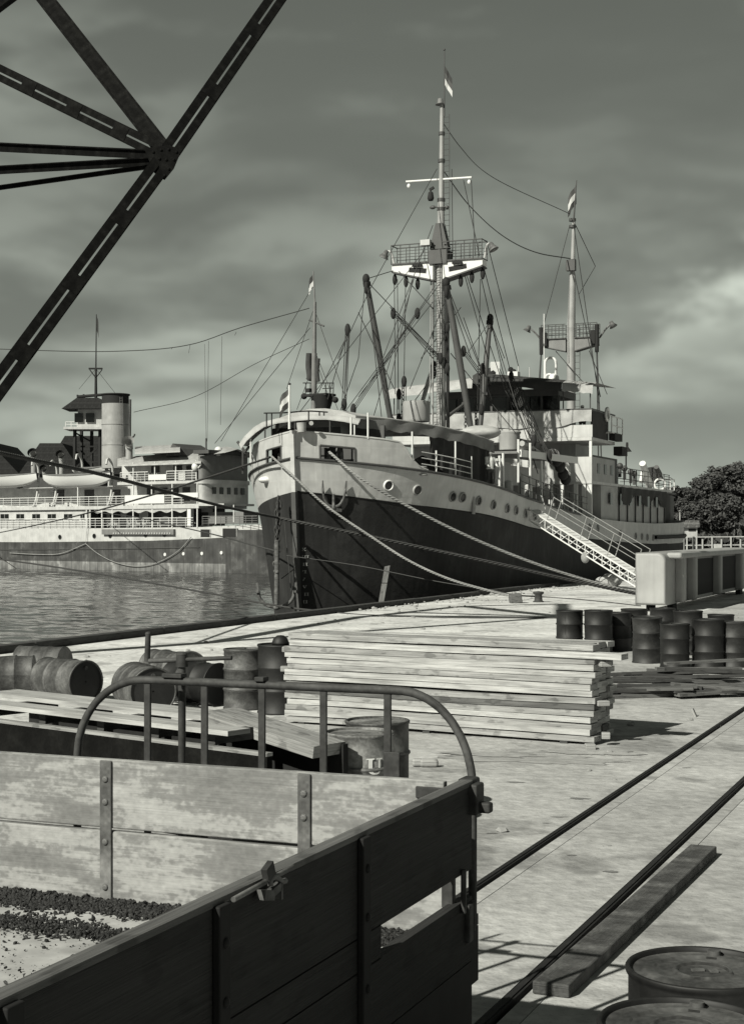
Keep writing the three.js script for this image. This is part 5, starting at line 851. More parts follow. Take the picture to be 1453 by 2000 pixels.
  const f = thing('white_fence', 'white post and rail fence at the foot of the hill', 'fence', kp(1390, 1085, 160).setY(0));
  for (let i = 0; i < 9; i++) { const u = 1334 + i * 18.5, p = kp(u, 1060, 160).setY(0), hh = i % 2 ? 2.0 : 1.75; part(f, 'post', [box(p.x, hh / 2, p.z, 0.13, hh, 0.13, YAW)], M.white); }
  for (const [v, m] of [[1048, 0], [1064, 1]]) part(f, 'rail', [bar(kp(1328, v + 1, 160.1), kp(1490, v, 160.1), 0.08, 0.09)], M.white);
  part(f, 'panel', [bar(kp(1393, 1069, 160.05), kp(1408, 1069, 160.05), 0.08, 0.7)], M.white);
  { const p = kp(1327, 1080, 158).setY(0); const t = thing('lamp_post', 'thin pale lamp post between the stern and the hut', 'lamp post', p); part(t, 'pole', [cyl(p, p.clone().setY(4.6), 0.07, 0.05, 8)], M.white); part(t, 'lamp_head', [ball(p.clone().setY(4.65), 0.16, 0.1, 0.16, 8)], M.grey); }
}
// ================================================================ MOORING LINES
function twisted(P, r, pitch) {   // three strands laid round each other
  const c = new THREE.CatmullRomCurve3(P, false, 'centripetal'); c.arcLengthDivisions = 600; const L = c.getLength(), n = Math.min(1400, Math.ceil(L / pitch * 9)), gs = [], up = V(0, 1, 0);
  const fr = Array.from({ length: n + 1 }, (_, i) => { const p = c.getPointAt(i / n), t = c.getTangentAt(i / n), a = t.clone().cross(up).normalize(); return [p, a, a.clone().cross(t)]; });
  for (let k = 0; k < 3; k++) gs.push(grid(fr.map(([p, a, b], i) => { const th = L * i / n / pitch * 2 * Math.PI + k * 2.0944, q = p.clone().addScaledVector(a, Math.cos(th) * r * 0.52).addScaledVector(b, Math.sin(th) * r * 0.52); return [0, 1, 2, 3, 4, 5, 6].map(j => q.clone().addScaledVector(a, Math.cos(j * 1.0472) * r * 0.54).addScaledVector(b, Math.sin(j * 1.0472) * r * 0.54)); }), true));
  return gs;
}
const line = (name, label, pts, r, m, cat = 'rope') => { const P = pts.map(([u, v, d]) => at(u, v, d)); return solo(name, r > 0.045 ? twisted(P, r, r * 8) : [tube(P, r, 7, 70)], m, label, cat, P[0].clone(), 'mooring lines'); };
{
  line('mooring_rope', 'pale rope from the port fairlead crossing the stem down to the quay', [[531, 892, 62.5], [575, 932, 61.2], [640, 990, 60.5], [720, 1045, 59.5], [800, 1096, 58.5], [880, 1132, 57.5], [990, 1163, 56.8]], 0.05, M.ropePale);
  line('mooring_rope', 'pale rope from the starboard fairlead to behind the steel box', [[643, 883, 62.2], [700, 931, 61], [790, 985, 61], [879, 1031, 61.2], [968, 1070.6, 61.5], [1078, 1112, 62], [1200, 1148, 62.4], [1262, 1160, 62.8]], 0.062, M.ropePale);
  line('mooring_rope', 'thick dark rope from the stem chain along the black hull', [[543, 1012, 61.2], [620, 1027, 60.5], [700, 1043, 60.3], [850, 1075, 60.2], [1000, 1107, 60.5], [1120, 1134, 61.2], [1230, 1157, 62], [1264, 1162, 62.4]], 0.075, M.ropeDark);
  line('mooring_rope', 'thick dark hawser sloping from the bow up to the left edge', [[543, 1011, 61.2], [497, 1002, 58], [420, 985, 52], [300, 953, 45], [180, 922, 39.5], [65, 898, 35], [-60, 872, 31]], 0.052, M.ropeDark);
  line('mooring_rope', 'pale line from the port fairlead down to the far left', [[528, 893, 62.6], [440, 922, 68], [300, 966, 80], [180, 1000, 100], [60, 1028, 135], [-60, 1052, 196]], 0.05, M.ropeDark);
  line('mooring_rope', 'dark slack rope lying over the quay edge and low across the water', [[-60, 1085, 62], [65, 1101, 60], [200, 1122, 57.5], [400, 1157, 54], [560, 1186, 51], [640, 1195, 49], [705, 1201, 47.65], [860, 1206.5, 45.9], [1100, 1207.5, 45.6]], 0.032, M.ropeDark);
  line('mooring_rope', 'thin dark line in front of the hull down to the timber block on the quay', [[560, 1085, 61.5], [700, 1105, 60.5], [850, 1135, 59], [960, 1153, 58], [1010, 1163, 57.2]], 0.018, M.wire);
  line('mooring_rope', 'dark rope trailing over the quay from the timber block towards the box', [[1010, 1163, 57.1], [1060, 1166, 60], [1150, 1173, 57.2], [1250, 1184, 53]], 0.03, M.ropeDark);
  line('mooring_rope', 'dark rope crossing the passenger steamer from promenade to bow', [[180, 1000, 184], [265, 1010, 130], [330, 1024, 100], [430, 1047, 80], [500, 1066, 68], [546, 1078, 61.6]], 0.035, M.ropeDark);
  // dolphin outside the frame that carries the left lines
  const p = at(-75, 1060, 62).setY(-4), dl = thing('mooring_dolphin', 'cluster of timber piles in the water at the left', 'dolphin', p); for (let i = 0; i < 5; i++) part(dl, 'pile', [cyl(p.clone().add(V(Math.cos(i * 1.26) * 0.5, 0, Math.sin(i * 1.26) * 0.5)), p.clone().add(V(Math.cos(i * 1.26) * 0.25, 6.2, Math.sin(i * 1.26) * 0.25)), 0.2, 0.18, 9)], M.woodDark);
}

// ================================================================ PEOPLE ABOARD
function figure(name, label, foot, face, top, bottom, cap) {   // one continuous body from joints, clothes coloured by part
  const J = { hip: [0, 0.95, 0], chest: [0, 1.3, 0.02], neck: [0, 1.5, 0.02], head: [0, 1.64, 0.05], sl: [-0.19, 1.42, 0], sr: [0.19, 1.42, 0], el: [-0.26, 1.15, 0.08], er: [0.26, 1.15, 0.08], wl: [-0.22, 1.02, 0.3], wr: [0.22, 1.02, 0.3], hl: [-0.21, 1.03, 0.38], hr: [0.21, 1.03, 0.38], tl: [-0.1, 0.9, 0], tr: [0.1, 0.9, 0], kl: [-0.11, 0.5, 0.03], kr: [0.12, 0.5, 0.02], al: [-0.12, 0.08, 0], ar: [0.13, 0.08, -0.02], fl: [-0.13, 0.04, 0.16], fr: [0.14, 0.04, 0.14] };
  const bones = [['hip', 'chest', 0.15, 0.165], ['chest', 'neck', 0.15, 0.06], ['neck', 'head', 0.055, 0.098], ['sl', 'sr', 0.07, 0.07], ['sl', 'el', 0.058, 0.045], ['sr', 'er', 0.058, 0.045], ['el', 'wl', 0.044, 0.032], ['er', 'wr', 0.044, 0.032], ['wl', 'hl', 0.034, 0.03], ['wr', 'hr', 0.034, 0.03], ['tl', 'tr', 0.11, 0.11], ['tl', 'kl', 0.088, 0.062], ['tr', 'kr', 0.088, 0.062], ['kl', 'al', 0.06, 0.042], ['kr', 'ar', 0.06, 0.042], ['al', 'fl', 0.045, 0.038], ['ar', 'fr', 0.045, 0.038]];
  const field = (p, lo, hi) => { let d = 9; for (const [a, b, r0, r1] of bones) { const A = J[a], B = J[b], my = (A[1] + B[1]) / 2; if (my < lo || my > hi) continue; const bx = B[0] - A[0], by = B[1] - A[1], bz = B[2] - A[2], px = p[0] - A[0], py = p[1] - A[1], pz = p[2] - A[2], h = clamp((px * bx + py * by + pz * bz) / (bx * bx + by * by + bz * bz || 1)); const dd = Math.hypot(px - bx * h, py - by * h, pz - bz * h) - (r0 + (r1 - r0) * h), k = 0.035, t = clamp(0.5 + 0.5 * (d - dd) / k); d = d * (1 - t) + dd * t - k * t * (1 - t); } return d; };
  const res = 60, mc = new MarchingCubes(res, new THREE.MeshStandardMaterial(), false, false, 60000); mc.isolation = 0;
  for (let k = 0; k < res; k++) for (let j = 0; j < res; j++) for (let i = 0; i < res; i++) mc.field[i + j * res + k * res * res] = -field([((i / res) * 2 - 1) * 0.92, ((j / res) * 2 - 1) * 0.92 + 0.86, ((k / res) * 2 - 1) * 0.92], -1, 9);
  mc.update();
  const n = mc.count ?? mc.geometry.drawRange.count, pos = Array.from(mc.positionArray.slice(0, n * 3)), g = new THREE.BufferGeometry();
  g.setAttribute('position', new THREE.Float32BufferAttribute(pos, 3)); g.computeVertexNormals(); g.scale(0.92, 0.92, 0.92); g.translate(0, 0.86, 0);
  const split = { skin: [], shirt: [], legs: [] }, P = g.attributes.position.array;
  for (let i = 0; i < P.length; i += 9) { const y = (P[i + 1] + P[i + 4] + P[i + 7]) / 3, z = (P[i + 2] + P[i + 5] + P[i + 8]) / 3; (y > 1.5 || (z > 0.26 && y > 0.8) ? split.skin : y > 0.92 ? split.shirt : split.legs).push(...P.slice(i, i + 9)); }
  const mk = a => { const q = new THREE.BufferGeometry(); q.setAttribute('position', new THREE.Float32BufferAttribute(a, 3)); q.computeVertexNormals(); return fin(q); };
  const t = thing(name, label, 'person', foot, null, face);
  part(t, 'body', [mk(split.skin)], M.skin); part(t, 'shirt', [mk(split.shirt)], top); part(t, 'trousers', [mk(split.legs)], bottom);
  part(t, 'hair', [ball(V(0, 1.68, 0.03), 0.104, 0.1, 0.112, 12)], cap || M.hair);
  part(t, 'nose', [ball(V(0, 1.63, 0.155), 0.018, 0.025, 0.02, 6)], M.skin);
  return t;
}
{
  const p = hullAt(980, 955).p; p.x -= 0.55; p.y = yDeck(ZB - p.z) - 0.055; figure('person', 'person in a white shirt standing at the ship rail near the gangway', p, 0.9, M.clothWhite, M.clothDark);
  const q = atZ(1139, 795, -82); figure('person', 'person in dark clothes and white cap at the bridge rail', V(q.x, 7.69, -81.75), 0.3, M.clothDark, M.clothDark, M.clothWhite);
}

// ================================================================ WAGON IN THE FOREGROUND
const WR = -2.1, WL = -4.85, WZ = -6.11, WT = 1.54, WF = 0.86;
{
  const w = thing('freight_wagon', 'open flat wagon with worn pale headboard, black side boards and iron hoop rail', 'wagon', V(-3.1, 0, -4));
  const uvs = (g, du, dv) => { const a = g.attributes.uv; for (let i = 0; i < a.count; i++) a.setXY(i, a.getX(i) + du, a.getY(i) + dv); return g; };
  // headboard: two planks, lit from behind the camera
  const plank = (y0, y1, du) => uvs(rbox((WL + WR) / 2 - 0.03, (y0 + y1) / 2, WZ - 0.022, WR - WL - 0.16, y1 - y0, 0.045, 0.008), du, du * 0.7);
  const hb1 = part(w, 'headboard_plank', [plank(1.222, WT, 0.13)], M.wagonPaint, 'upper headboard plank with worn pale paint'), hb2 = part(w, 'headboard_plank', [plank(0.80, 1.208, 0.77)], M.wagonPaint, 'lower headboard plank');
  for (const x of [-3.87, -2.857, -4.7]) {
    const st = part(w, 'strap_iron', [rbox(x, 1.175, WZ + 0.007, 0.062, 0.72, 0.012, 0.004)], M.ironPale);
    for (const y of [1.45, 1.345, 1.16, 0.95]) part(st, 'rivet', [ball(V(x, y, WZ + 0.013), 0.017, 0.017, 0.01, 8)], M.ironPale);
  }
  part(w, 'corner_bracket', [rbox(-2.24, 1.49, WZ + 0.006, 0.19, 0.05, 0.012, 0.004), rbox(-2.13, 1.5, WZ - 0.09, 0.07, 0.1, 0.1, 0.01)], M.iron);
  // far (left) side and floor
  part(w, 'side_plank', [bar(V(WL, 1.37, WZ - 0.04), V(WL, 1.37, 0.9), 0.045, 0.33), bar(V(WL, 1.01, WZ - 0.04), V(WL, 1.01, 0.9), 0.045, 0.36)], M.woodGrey);
  const nF = 12; for (let i = 0; i < nF; i++) { const x0 = WL + 0.03 + (WR - WL - 0.08) * i / nF, x1 = WL + 0.03 + (WR - WL - 0.08) * (i + 1) / nF - 0.006; part(w, 'floor_board', [bar(V((x0 + x1) / 2, WF - 0.035, WZ + 0.01), V((x0 + x1) / 2, WF - 0.035, 0.9), x1 - x0, 0.05)], M.woodGrey); }
  // black side boards facing the quay: upper board, open slot, lower board
  const side = (y0, y1, z0, z1, t = 0.045) => bar(V(WR - t / 2, (y0 + y1) / 2, z0), V(WR - t / 2, (y0 + y1) / 2, z1), t, y1 - y0);
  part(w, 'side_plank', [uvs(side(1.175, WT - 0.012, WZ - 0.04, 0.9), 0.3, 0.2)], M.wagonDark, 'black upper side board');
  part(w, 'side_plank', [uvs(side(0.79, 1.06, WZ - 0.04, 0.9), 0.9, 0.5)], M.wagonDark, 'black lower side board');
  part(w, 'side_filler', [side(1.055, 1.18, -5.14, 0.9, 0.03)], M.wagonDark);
  part(w, 'top_capping', [bar(V(WR - 0.024, WT - 0.004, WZ - 0.04), V(WR - 0.024, WT - 0.004, 0.9), 0.056, 0.02)], M.woodGrey, 'grey worn top edge of the side board');
  for (const z of [-4.95, -3.9, -2.9, -1.4, 0]) { const st = part(w, 'side_stanchion', [rbox(WR + 0.014, 1.1, z, 0.026, 0.86, 0.07, 0.006)], M.blackSteel); for (const y of [0.85, 1.0, 1.25, 1.42]) part(st, 'rivet', [ball(V(WR + 0.028, y, z), 0.01, 0.017, 0.017, 8)], M.blackSteel); }
  for (const z of [-5.15, -6.0]) part(w, 'slot_post', [rbox(WR - 0.05, 1.12, z, 0.05, 0.16, 0.045, 0.006)], M.iron);
  part(w, 'sole_bar', [side(0.5, 0.785, WZ - 0.04, 0.9, 0.08)], M.blackSteel); part(w, 'end_beam', [span(WL, WR - 0.2, 0.5, 0.755, WZ - 0.72, WZ - 0.56)], M.blackSteel); part(w, 'sole_bar', [bar(V(WL + 0.05, 0.64, WZ - 0.2), V(WL + 0.05, 0.64, 0.9), 0.08, 0.28)], M.blackSteel);
  // corner post knobs, hinge on the right end
  part(w, 'corner_post', [rbox(WR + 0.012, 1.47, WZ - 0.05, 0.05, 0.13, 0.1, 0.01), rbox(WR + 0.05, 1.435, WZ - 0.05, 0.07, 0.045, 0.05, 0.01)], M.iron);
  part(w, 'hinge', [rbox(WR + 0.006, 0.96, WZ + 0.02, 0.03, 0.16, 0.06, 0.01), cyl(V(WR + 0.004, 0.92, WZ - 0.02), V(WR + 0.004, 1.04, WZ - 0.02), 0.02, 0.02, 8), cyl(V(WR + 0.012, 1.02, WZ + 0.1), V(WR + 0.012, 1.2, WZ + 0.1), 0.012, 0.012, 6)], M.iron);
  // latch with rod, hook and block on the side
  const lx = WR + 0.03, L = (u, v) => atX(u, v, lx);
  part(w, 'latch_rod', [cyl(L(456, 1757), L(572, 1693), 0.0085, 0.0085, 7)], M.ironPale);
  part(w, 'latch_plate', [bar(L(522, 1690), L(527, 1715), 0.02, 0.05, V(0, 0, 1))], M.iron);
  part(w, 'latch_hook', [tube([L(529, 1730), L(529, 1718), L(537, 1713), L(545, 1717), L(550, 1722), L(558, 1720)], 0.009, 7, 24)], M.ironPale);
  part(w, 'latch_block', [bar(L(510, 1748), L(529, 1748), 0.03, 0.03), bar(L(528, 1745), L(545, 1730), 0.02, 0.025), bar(L(546, 1726), L(546, 1756), 0.02, 0.012, V(0, 0, 1))], M.ironPale);
  // hoop rail at the headboard end
  const hz = WZ - 0.49, top = 1.862, sq = (pts, n) => { const c = new THREE.CatmullRomCurve3(pts, false, 'catmullrom', 0.2); return tube(c.getPoints(n), 0.0205, 8, n); };
  part(w, 'end_platform', [span(WL + 0.1, WR - 0.2, 0.76, 0.81, WZ - 0.06, WZ - 0.72)], M.woodDark);
  const hoop = [V(-4.353, 0.81, hz), V(-4.353, 1.4, hz)]; for (let i = 0; i <= 8; i++) { const t = Math.PI / 2 * i / 8; hoop.push(V(-3.96 - 0.393 * Math.cos(t), 1.46 + (top - 1.46) * Math.sin(t), hz)); } hoop.push(V(-3.6, top, hz), V(-3.0, top, hz)); for (let i = 0; i <= 8; i++) { const t = Math.PI / 2 * i / 8; hoop.push(V(-2.6 + 0.35 * Math.sin(t), 1.43 + (top - 1.43) * Math.cos(t), hz)); } hoop.push(V(-2.25, 1.2, hz), V(-2.25, 0.81, hz));
  const hr = part(w, 'hoop_rail', [sq(hoop, 120)], M.iron, 'curved iron hoop rail');
  for (const u of [289, 400, 512, 632, 757]) { const p = atZ(u, 1400, hz); part(hr, 'rail_bar', [rbox(p.x, 1.325, hz, 0.036, 1.05, 0.016, 0.004)], M.iron); }
  part(hr, 'top_clip', [rbox(atZ(341, 1324, hz).x, top + 0.028, hz, 0.11, 0.022, 0.06, 0.004)], M.iron); part(hr, 'top_clip', [rbox(atZ(511, 1330, hz).x, top + 0.028, hz, 0.05, 0.022, 0.06, 0.004)], M.iron); part(hr, 'rail_shoe', [rbox(atZ(760, 1490, hz).x + 0.02, 1.52, hz + 0.017, 0.08, 0.12, 0.014, 0.004)], M.iron);
  // brake crank post
  const bz = WZ - 0.62, C = (u, v) => atZ(u, v, bz), px = C(356, 1400).x;
  const bp = part(w, 'brake_post', [cyl(V(px, 0.6, bz), V(px, C(356, 1285).y, bz), 0.02, 0.019, 14)], M.iron, 'upright brake post with crank handle');
  part(bp, 'crank_arm', [cyl(C(292, 1291), C(453, 1285), 0.013, 0.011, 10)], M.iron); part(bp, 'crank_hub', [cyl(C(356, 1302), C(356, 1278), 0.032, 0.028, 14), ball(C(356, 1278), 0.03, 0.015, 0.03, 12)], M.iron); part(bp, 'crank_grip', [cyl(C(288, 1292), C(290, 1238), 0.015, 0.014, 12), ball(C(290, 1238), 0.016, 0.012, 0.016, 10)], M.iron);
  // wheels and axle guards below (mostly out of the frame)
  for (const z of [-5.1, -1.4]) { part(w, 'axle', [cyl(V(-3.75, 0.38, z), V(-2.45, 0.38, z), 0.06, 0.06, 10)], M.blackSteel); for (const x of [RAILS[0] - 0.02, RAILS[1] + 0.02]) part(w, 'wheel', [cyl(V(x - 0.05, 0.38, z), V(x + 0.05, 0.38, z), 0.38, 0.38, 28), cyl(V(x - 0.07, 0.38, z), V(x - 0.05, 0.38, z), 0.1, 0.1, 12)], M.blackSteel); part(w, 'axle_guard', [rbox(WR - 0.12, 0.38, z, 0.08, 0.36, 0.4, 0.02)], M.blackSteel); }
  // load remains: white powder layer and coal
  const gx = 60, gz = 90, rows = []; for (let i = 0; i <= gz; i++) { const z = WZ + 0.004 + (0.9 - WZ) * 0.98 * i / gz; rows.push(Array.from({ length: gx + 1 }, (_, j) => V(WL + 0.03 + (WR - WL - 0.08) * j / gx, WF - 0.004 + 0.022 * fbm(j * 0.3, i * 0.35, 999, 999, 301, 4), z))); }
  solo('powder_layer', [grid(rows)], M.lime, 'white powder spread over the wagon floor', 'powder', V(-3.4, WF, -3)).userData.kind = 'stuff';
  const r5 = rng(55), lump = [0, 1, 2].map(k => { const g = fin(new THREE.IcosahedronGeometry(1, 0)); const p = g.attributes.position, r6 = rng(60 + k), seen = {}; for (let i = 0; i < p.count; i++) { const key = `${p.getX(i).toFixed(2)}${p.getY(i).toFixed(2)}${p.getZ(i).toFixed(2)}`; const f = (seen[key] ??= 0.65 + 0.5 * r6()); p.setXYZ(i, p.getX(i) * f, p.getY(i) * f * 0.8, p.getZ(i) * f); } g.computeVertexNormals(); return g; });
  const N = 16000, inst = new THREE.InstancedMesh(lump[0], M.coal, N), m4 = new THREE.Matrix4(), q = new THREE.Quaternion();
  for (let i = 0; i < N; i++) {
    let x, z, s, y = WF + 0.012; const k = r5();
    if (k < 0.45) { x = WL + 0.1 + (WR - WL - 0.2) * r5(); z = WZ + 0.01 + Math.abs(r5() + r5() + r5() - 1.5) * 0.2 * (0.3 + 1.2 * fbm(x * 4, 3, 999, 999, 313, 3)); s = 0.004 + 0.009 * r5(); y += 0.03 * Math.max(0, 1 - (z - WZ) / 0.14) * r5(); }
    else if (k < 0.68) { const zc = WZ + 0.46; x = WL + 0.1 + 2.2 * r5(); z = zc + 0.12 * (fbm(x * 3, 7, 999, 999, 317, 3) - 0.5) + (r5() + r5() + r5() - 1.5) * 0.22 * fbm(x * 5, 9, 999, 999, 319, 3); s = 0.003 + 0.008 * r5(); y += 0.012 * r5(); }
    else { x = WL + 0.1 + 2.5 * r5(); z = WZ + 0.4 + 3.2 * r5(); if (fbm(x * 5, z * 9, 999, 999, 71, 3) < 0.5 - (z > WZ + 0.62 ? 0.1 : -0.06)) { z = WZ + 0.05 * r5(); } s = 0.002 + 0.009 * r5() * r5(); }
    q.setFromEuler(new THREE.Euler(r5() * 6, r5() * 6, r5() * 6)); m4.compose(V(x, y + s * 0.3, z), q, V(s * (0.6 + 0.9 * r5()), s * (0.5 + 0.7 * r5()), s * (0.6 + 0.9 * r5()))); inst.setMatrixAt(i, m4);
  }
  inst.name = 'coal_crumbs'; inst.userData = { kind: 'stuff', label: 'black coal crumbs strewn over the white wagon floor', category: 'coal' }; scene.add(inst);
}

// ================================================================ DRUMS
const DR = 0.29, DH = 0.88;
const drumShell = [[0.02, 0.02], [DR - 0.02, 0.02], [DR, 0], [DR + 0.008, 0.008], [DR + 0.006, 0.025], [DR - 0.003, 0.035], [DR - 0.003, 0.27], [DR + 0.012, 0.285], [DR + 0.012, 0.3], [DR - 0.003, 0.315], [DR - 0.003, 0.565], [DR + 0.012, 0.58], [DR + 0.012, 0.595], [DR - 0.003, 0.61], [DR - 0.003, 0.845], [DR + 0.006, 0.855], [DR + 0.008, 0.872], [DR, 0.88], [DR - 0.012, 0.878], [DR - 0.014, 0.856]];
const drumLid = [[DR - 0.013, 0.858], [DR - 0.05, 0.857], [DR - 0.06, 0.862], [0.12, 0.863], [0.1, 0.867], [0.01, 0.867]];
function smoothed(g) { const P = g.attributes.position, acc = new Map(), key = i => `${P.getX(i).toFixed(3)},${P.getY(i).toFixed(3)},${P.getZ(i).toFixed(3)}`, N = g.attributes.normal; for (let i = 0; i < P.count; i++) { const k = key(i), v = acc.get(k) ?? V(); v.x += N.getX(i); v.y += N.getY(i); v.z += N.getZ(i); acc.set(k, v); } for (let i = 0; i < P.count; i++) { const v = acc.get(key(i)).clone().normalize(); N.setXYZ(i, v.x, v.y, v.z); } return g; }
let drumSeed = 900;
function dented(g, seed) { const P = g.attributes.position; for (let i = 0; i < P.count; i++) { const x = P.getX(i), y = P.getY(i), z = P.getZ(i), r0 = Math.hypot(x, z); if (r0 < 0.2) continue; const t = Math.atan2(z, x), k = 1 + 0.055 * Math.min(0, fbm((t + Math.PI) / (2 * Math.PI) * 6, 3 + y * 5, 6, 64, seed, 3) - 0.42) * 4 * Math.sin(Math.PI * clamp(y / 0.88, 0, 1)) + 0.008 * (fbm((t + Math.PI) / (2 * Math.PI) * 5, 9 + y * 3, 5, 64, seed + 3, 2) - 0.5); P.setX(i, x * k); P.setZ(i, z * k); } g.computeVertexNormals(); return g; }
function drum(label, p, m, { tilt = 0, spin = 0, lie = false, scale = 1, yaw = 0, lid = m } = {}) {
  const t = thing('oil_drum', label, 'drum', p, 'oil drums on the quay', 0); t.turned = true;
  const k = part(t, 'shell', [smoothed(dented(lathe(drumShell, V(), 40), drumSeed++))], m), l = part(k, 'lid', [lathe(drumLid, V(), 32)], lid);
  part(k, 'bung', [cyl(V(0.19, 0.862, 0), V(0.19, 0.878, 0), 0.03, 0.028, 12)], m);
  if (lie) { t.rotation.set(0, yaw, Math.PI / 2); t.position.y = p.y + (DR + 0.012) * scale; } else t.rotation.set(tilt, spin, 0);
  t.scale.setScalar(scale); return t;
}
{
  const gp = (u, v) => atY(u, v, 0);
  const d1 = at(702, 1600, 13.2).setY(0), d2 = at(737, 1600, 14.0).setY(0);
  const a = drum('pale rusty drum with a painted U just behind the wagon rail', d1, M.drumPale, { spin: 0.4 });
  { const g = new TextGeometry('U', { font: FONT2(), size: 0.15, depth: 0.004, curveSegments: 6, bevelEnabled: false }), pg = fin(g), P = pg.attributes.position, bear = Math.atan2(-d1.x, -d1.z) + 0.36; for (let i = 0; i < P.count; i++) { const th = bear + (P.getX(i) - 0.05) / DR, r = DR + 0.002 + P.getZ(i); P.setXYZ(i, Math.sin(th) * r, 0.55 + P.getY(i) * 0.9, Math.cos(th) * r); } pg.computeVertexNormals(); pg.rotateY(-0.4); part(a, 'painted_letter', [pg], M.whiteClean); }
  function FONT2() { return globalThis.FONT; }
  drum('dark drum behind the drum with the painted U', d2, M.drum, { spin: 1.4, lid: M.drumPale });
  drum('upright rusty drum between the fallen drums and the lumber stack', gp(476, 1384), M.drum, { spin: 2 });
  const db = gp(548, 1392); drum('taller dark drum with a dome on its lid, left of the lumber stack', db, M.drumBlack, { spin: 1, scale: 1.12 });
  { const p = db.clone().setY(0.965); solo('round_can', [lathe([[0.01, 0], [0.12, 0], [0.125, 0.04], [0.1, 0.1], [0.05, 0.14], [0.01, 0.145]], p, 20)], M.drumBlack, 'small domed can on the taller dark drum', 'can', p); }
  drum('fallen ribbed drum lying at the left with its dark end to the right', gp(92, 1366), M.drum, { lie: true, yaw: Math.PI - 0.32, lid: M.drumBlack, scale: 1.1 });
  drum('fallen drum partly cut by the left edge', gp(68, 1352), M.drum, { lie: true, yaw: 0.5 });
  drum('fallen drum behind the ribbed drum at the left', gp(128, 1330), M.drum, { lie: true, yaw: 0.1 });
  drum('fallen black ended drum behind the hoop rail', gp(262, 1384), M.drum, { lie: true, yaw: Math.PI - 0.75, lid: M.drumBlack, scale: 1.15 });
  drum('fallen brown ribbed drum behind the black ended one', gp(300, 1345), M.drum, { lie: true, yaw: 2.75, scale: 1.1, lid: M.drumPale });
  drum('fallen drum showing its pale lid beside the brake crank', gp(352, 1352), M.drum, { lie: true, yaw: -1.25, lid: M.drumPale });
  drum('dark fallen drum left of the upright rusty drum', gp(428, 1380), M.drumBlack, { lie: true, yaw: -0.3, scale: 1.08 });
  // black drums at the right beyond the lumber stack
  [['leftmost black drum of the cluster right of the lumber', 1112, 1271], ['second black drum of the right cluster', 1165, 1275], ['third black drum of the right cluster', 1212, 1271], ['fourth black drum with the bright ribs', 1262, 1294], ['black drum in the gap behind the fourth one', 1238, 1268], ['fifth black drum beside the scrap boards', 1322, 1304], ['sixth black drum beside the scrap boards', 1378, 1303], ['black drum at the right photo edge', 1432, 1302], ['rear black drum in front of the steel box', 1290, 1262], ['rear black drum below the dark panel of the steel box', 1345, 1278], ['rear black drum near the right edge', 1402, 1278]].forEach(([lab, u, v], i) => drum(lab, gp(u + [0, 3, -4, 2, 0, -5, 4, 0, 3, -2, 5][i], v), i % 4 === 3 ? mat('rusty_black_drum', 0.055, { map: T.rust, roughness: 0.6 }) : M.drumBlack, { spin: i * 1.7, scale: 1 + 0.05 * Math.sin(i * 2.3), tilt: [0, 0, 0, 0.05, 0, 0, 0, 0, 0, 0, 0][i] }));
}
// low round tank lids at the lower right corner
{
  const p = at(1345, 1905, 7.35).setY(0), r = 0.33;
  const lidDrum = (label, q, hgt) => { const t = thing('oil_drum', label, 'drum', q, 'drum tops in the corner'); part(t, 'shell', [lathe([[0.29, 0], [0.296, 0.01], [0.288, 0.03], [0.288, hgt - 0.04], [0.298, hgt - 0.025], [0.3, hgt - 0.008], [0.294, hgt], [0.282, hgt - 0.004], [0.28, hgt - 0.022]], q, 56)], M.drumBlack); const l = part(t, 'lid', [lathe([[0.281, hgt - 0.021], [0.24, hgt - 0.024], [0.23, hgt - 0.015], [0.19, hgt - 0.013], [0.183, hgt - 0.02], [0.12, hgt - 0.02], [0.112, hgt - 0.012], [0.1, hgt - 0.011], [0.096, hgt - 0.022], [0.001, hgt - 0.022]], q, 56)], M.drum); part(l, 'stamp', [box(q.x - 0.02, hgt - 0.0165 + q.y, q.z, 0.05, 0.008, 0.02, 0.5), box(q.x + 0.035, hgt - 0.0165 + q.y, q.z - 0.02, 0.03, 0.008, 0.05, 0.5)], M.drumPale); part(l, 'bung', [cyl(q.clone().add(V(0.0, hgt - 0.02, -0.24)), q.clone().add(V(0, hgt + 0.002, -0.24)), 0.028, 0.026, 14)], M.ironPale); };
  lidDrum('round drum with a worn lid at the lower right corner', at(1372, 1905, 6.0).setY(0), 0.9);
  lidDrum('drum whose rim just shows below the worn lid', at(1335, 1990, 5.32).setY(0), 0.9);
}
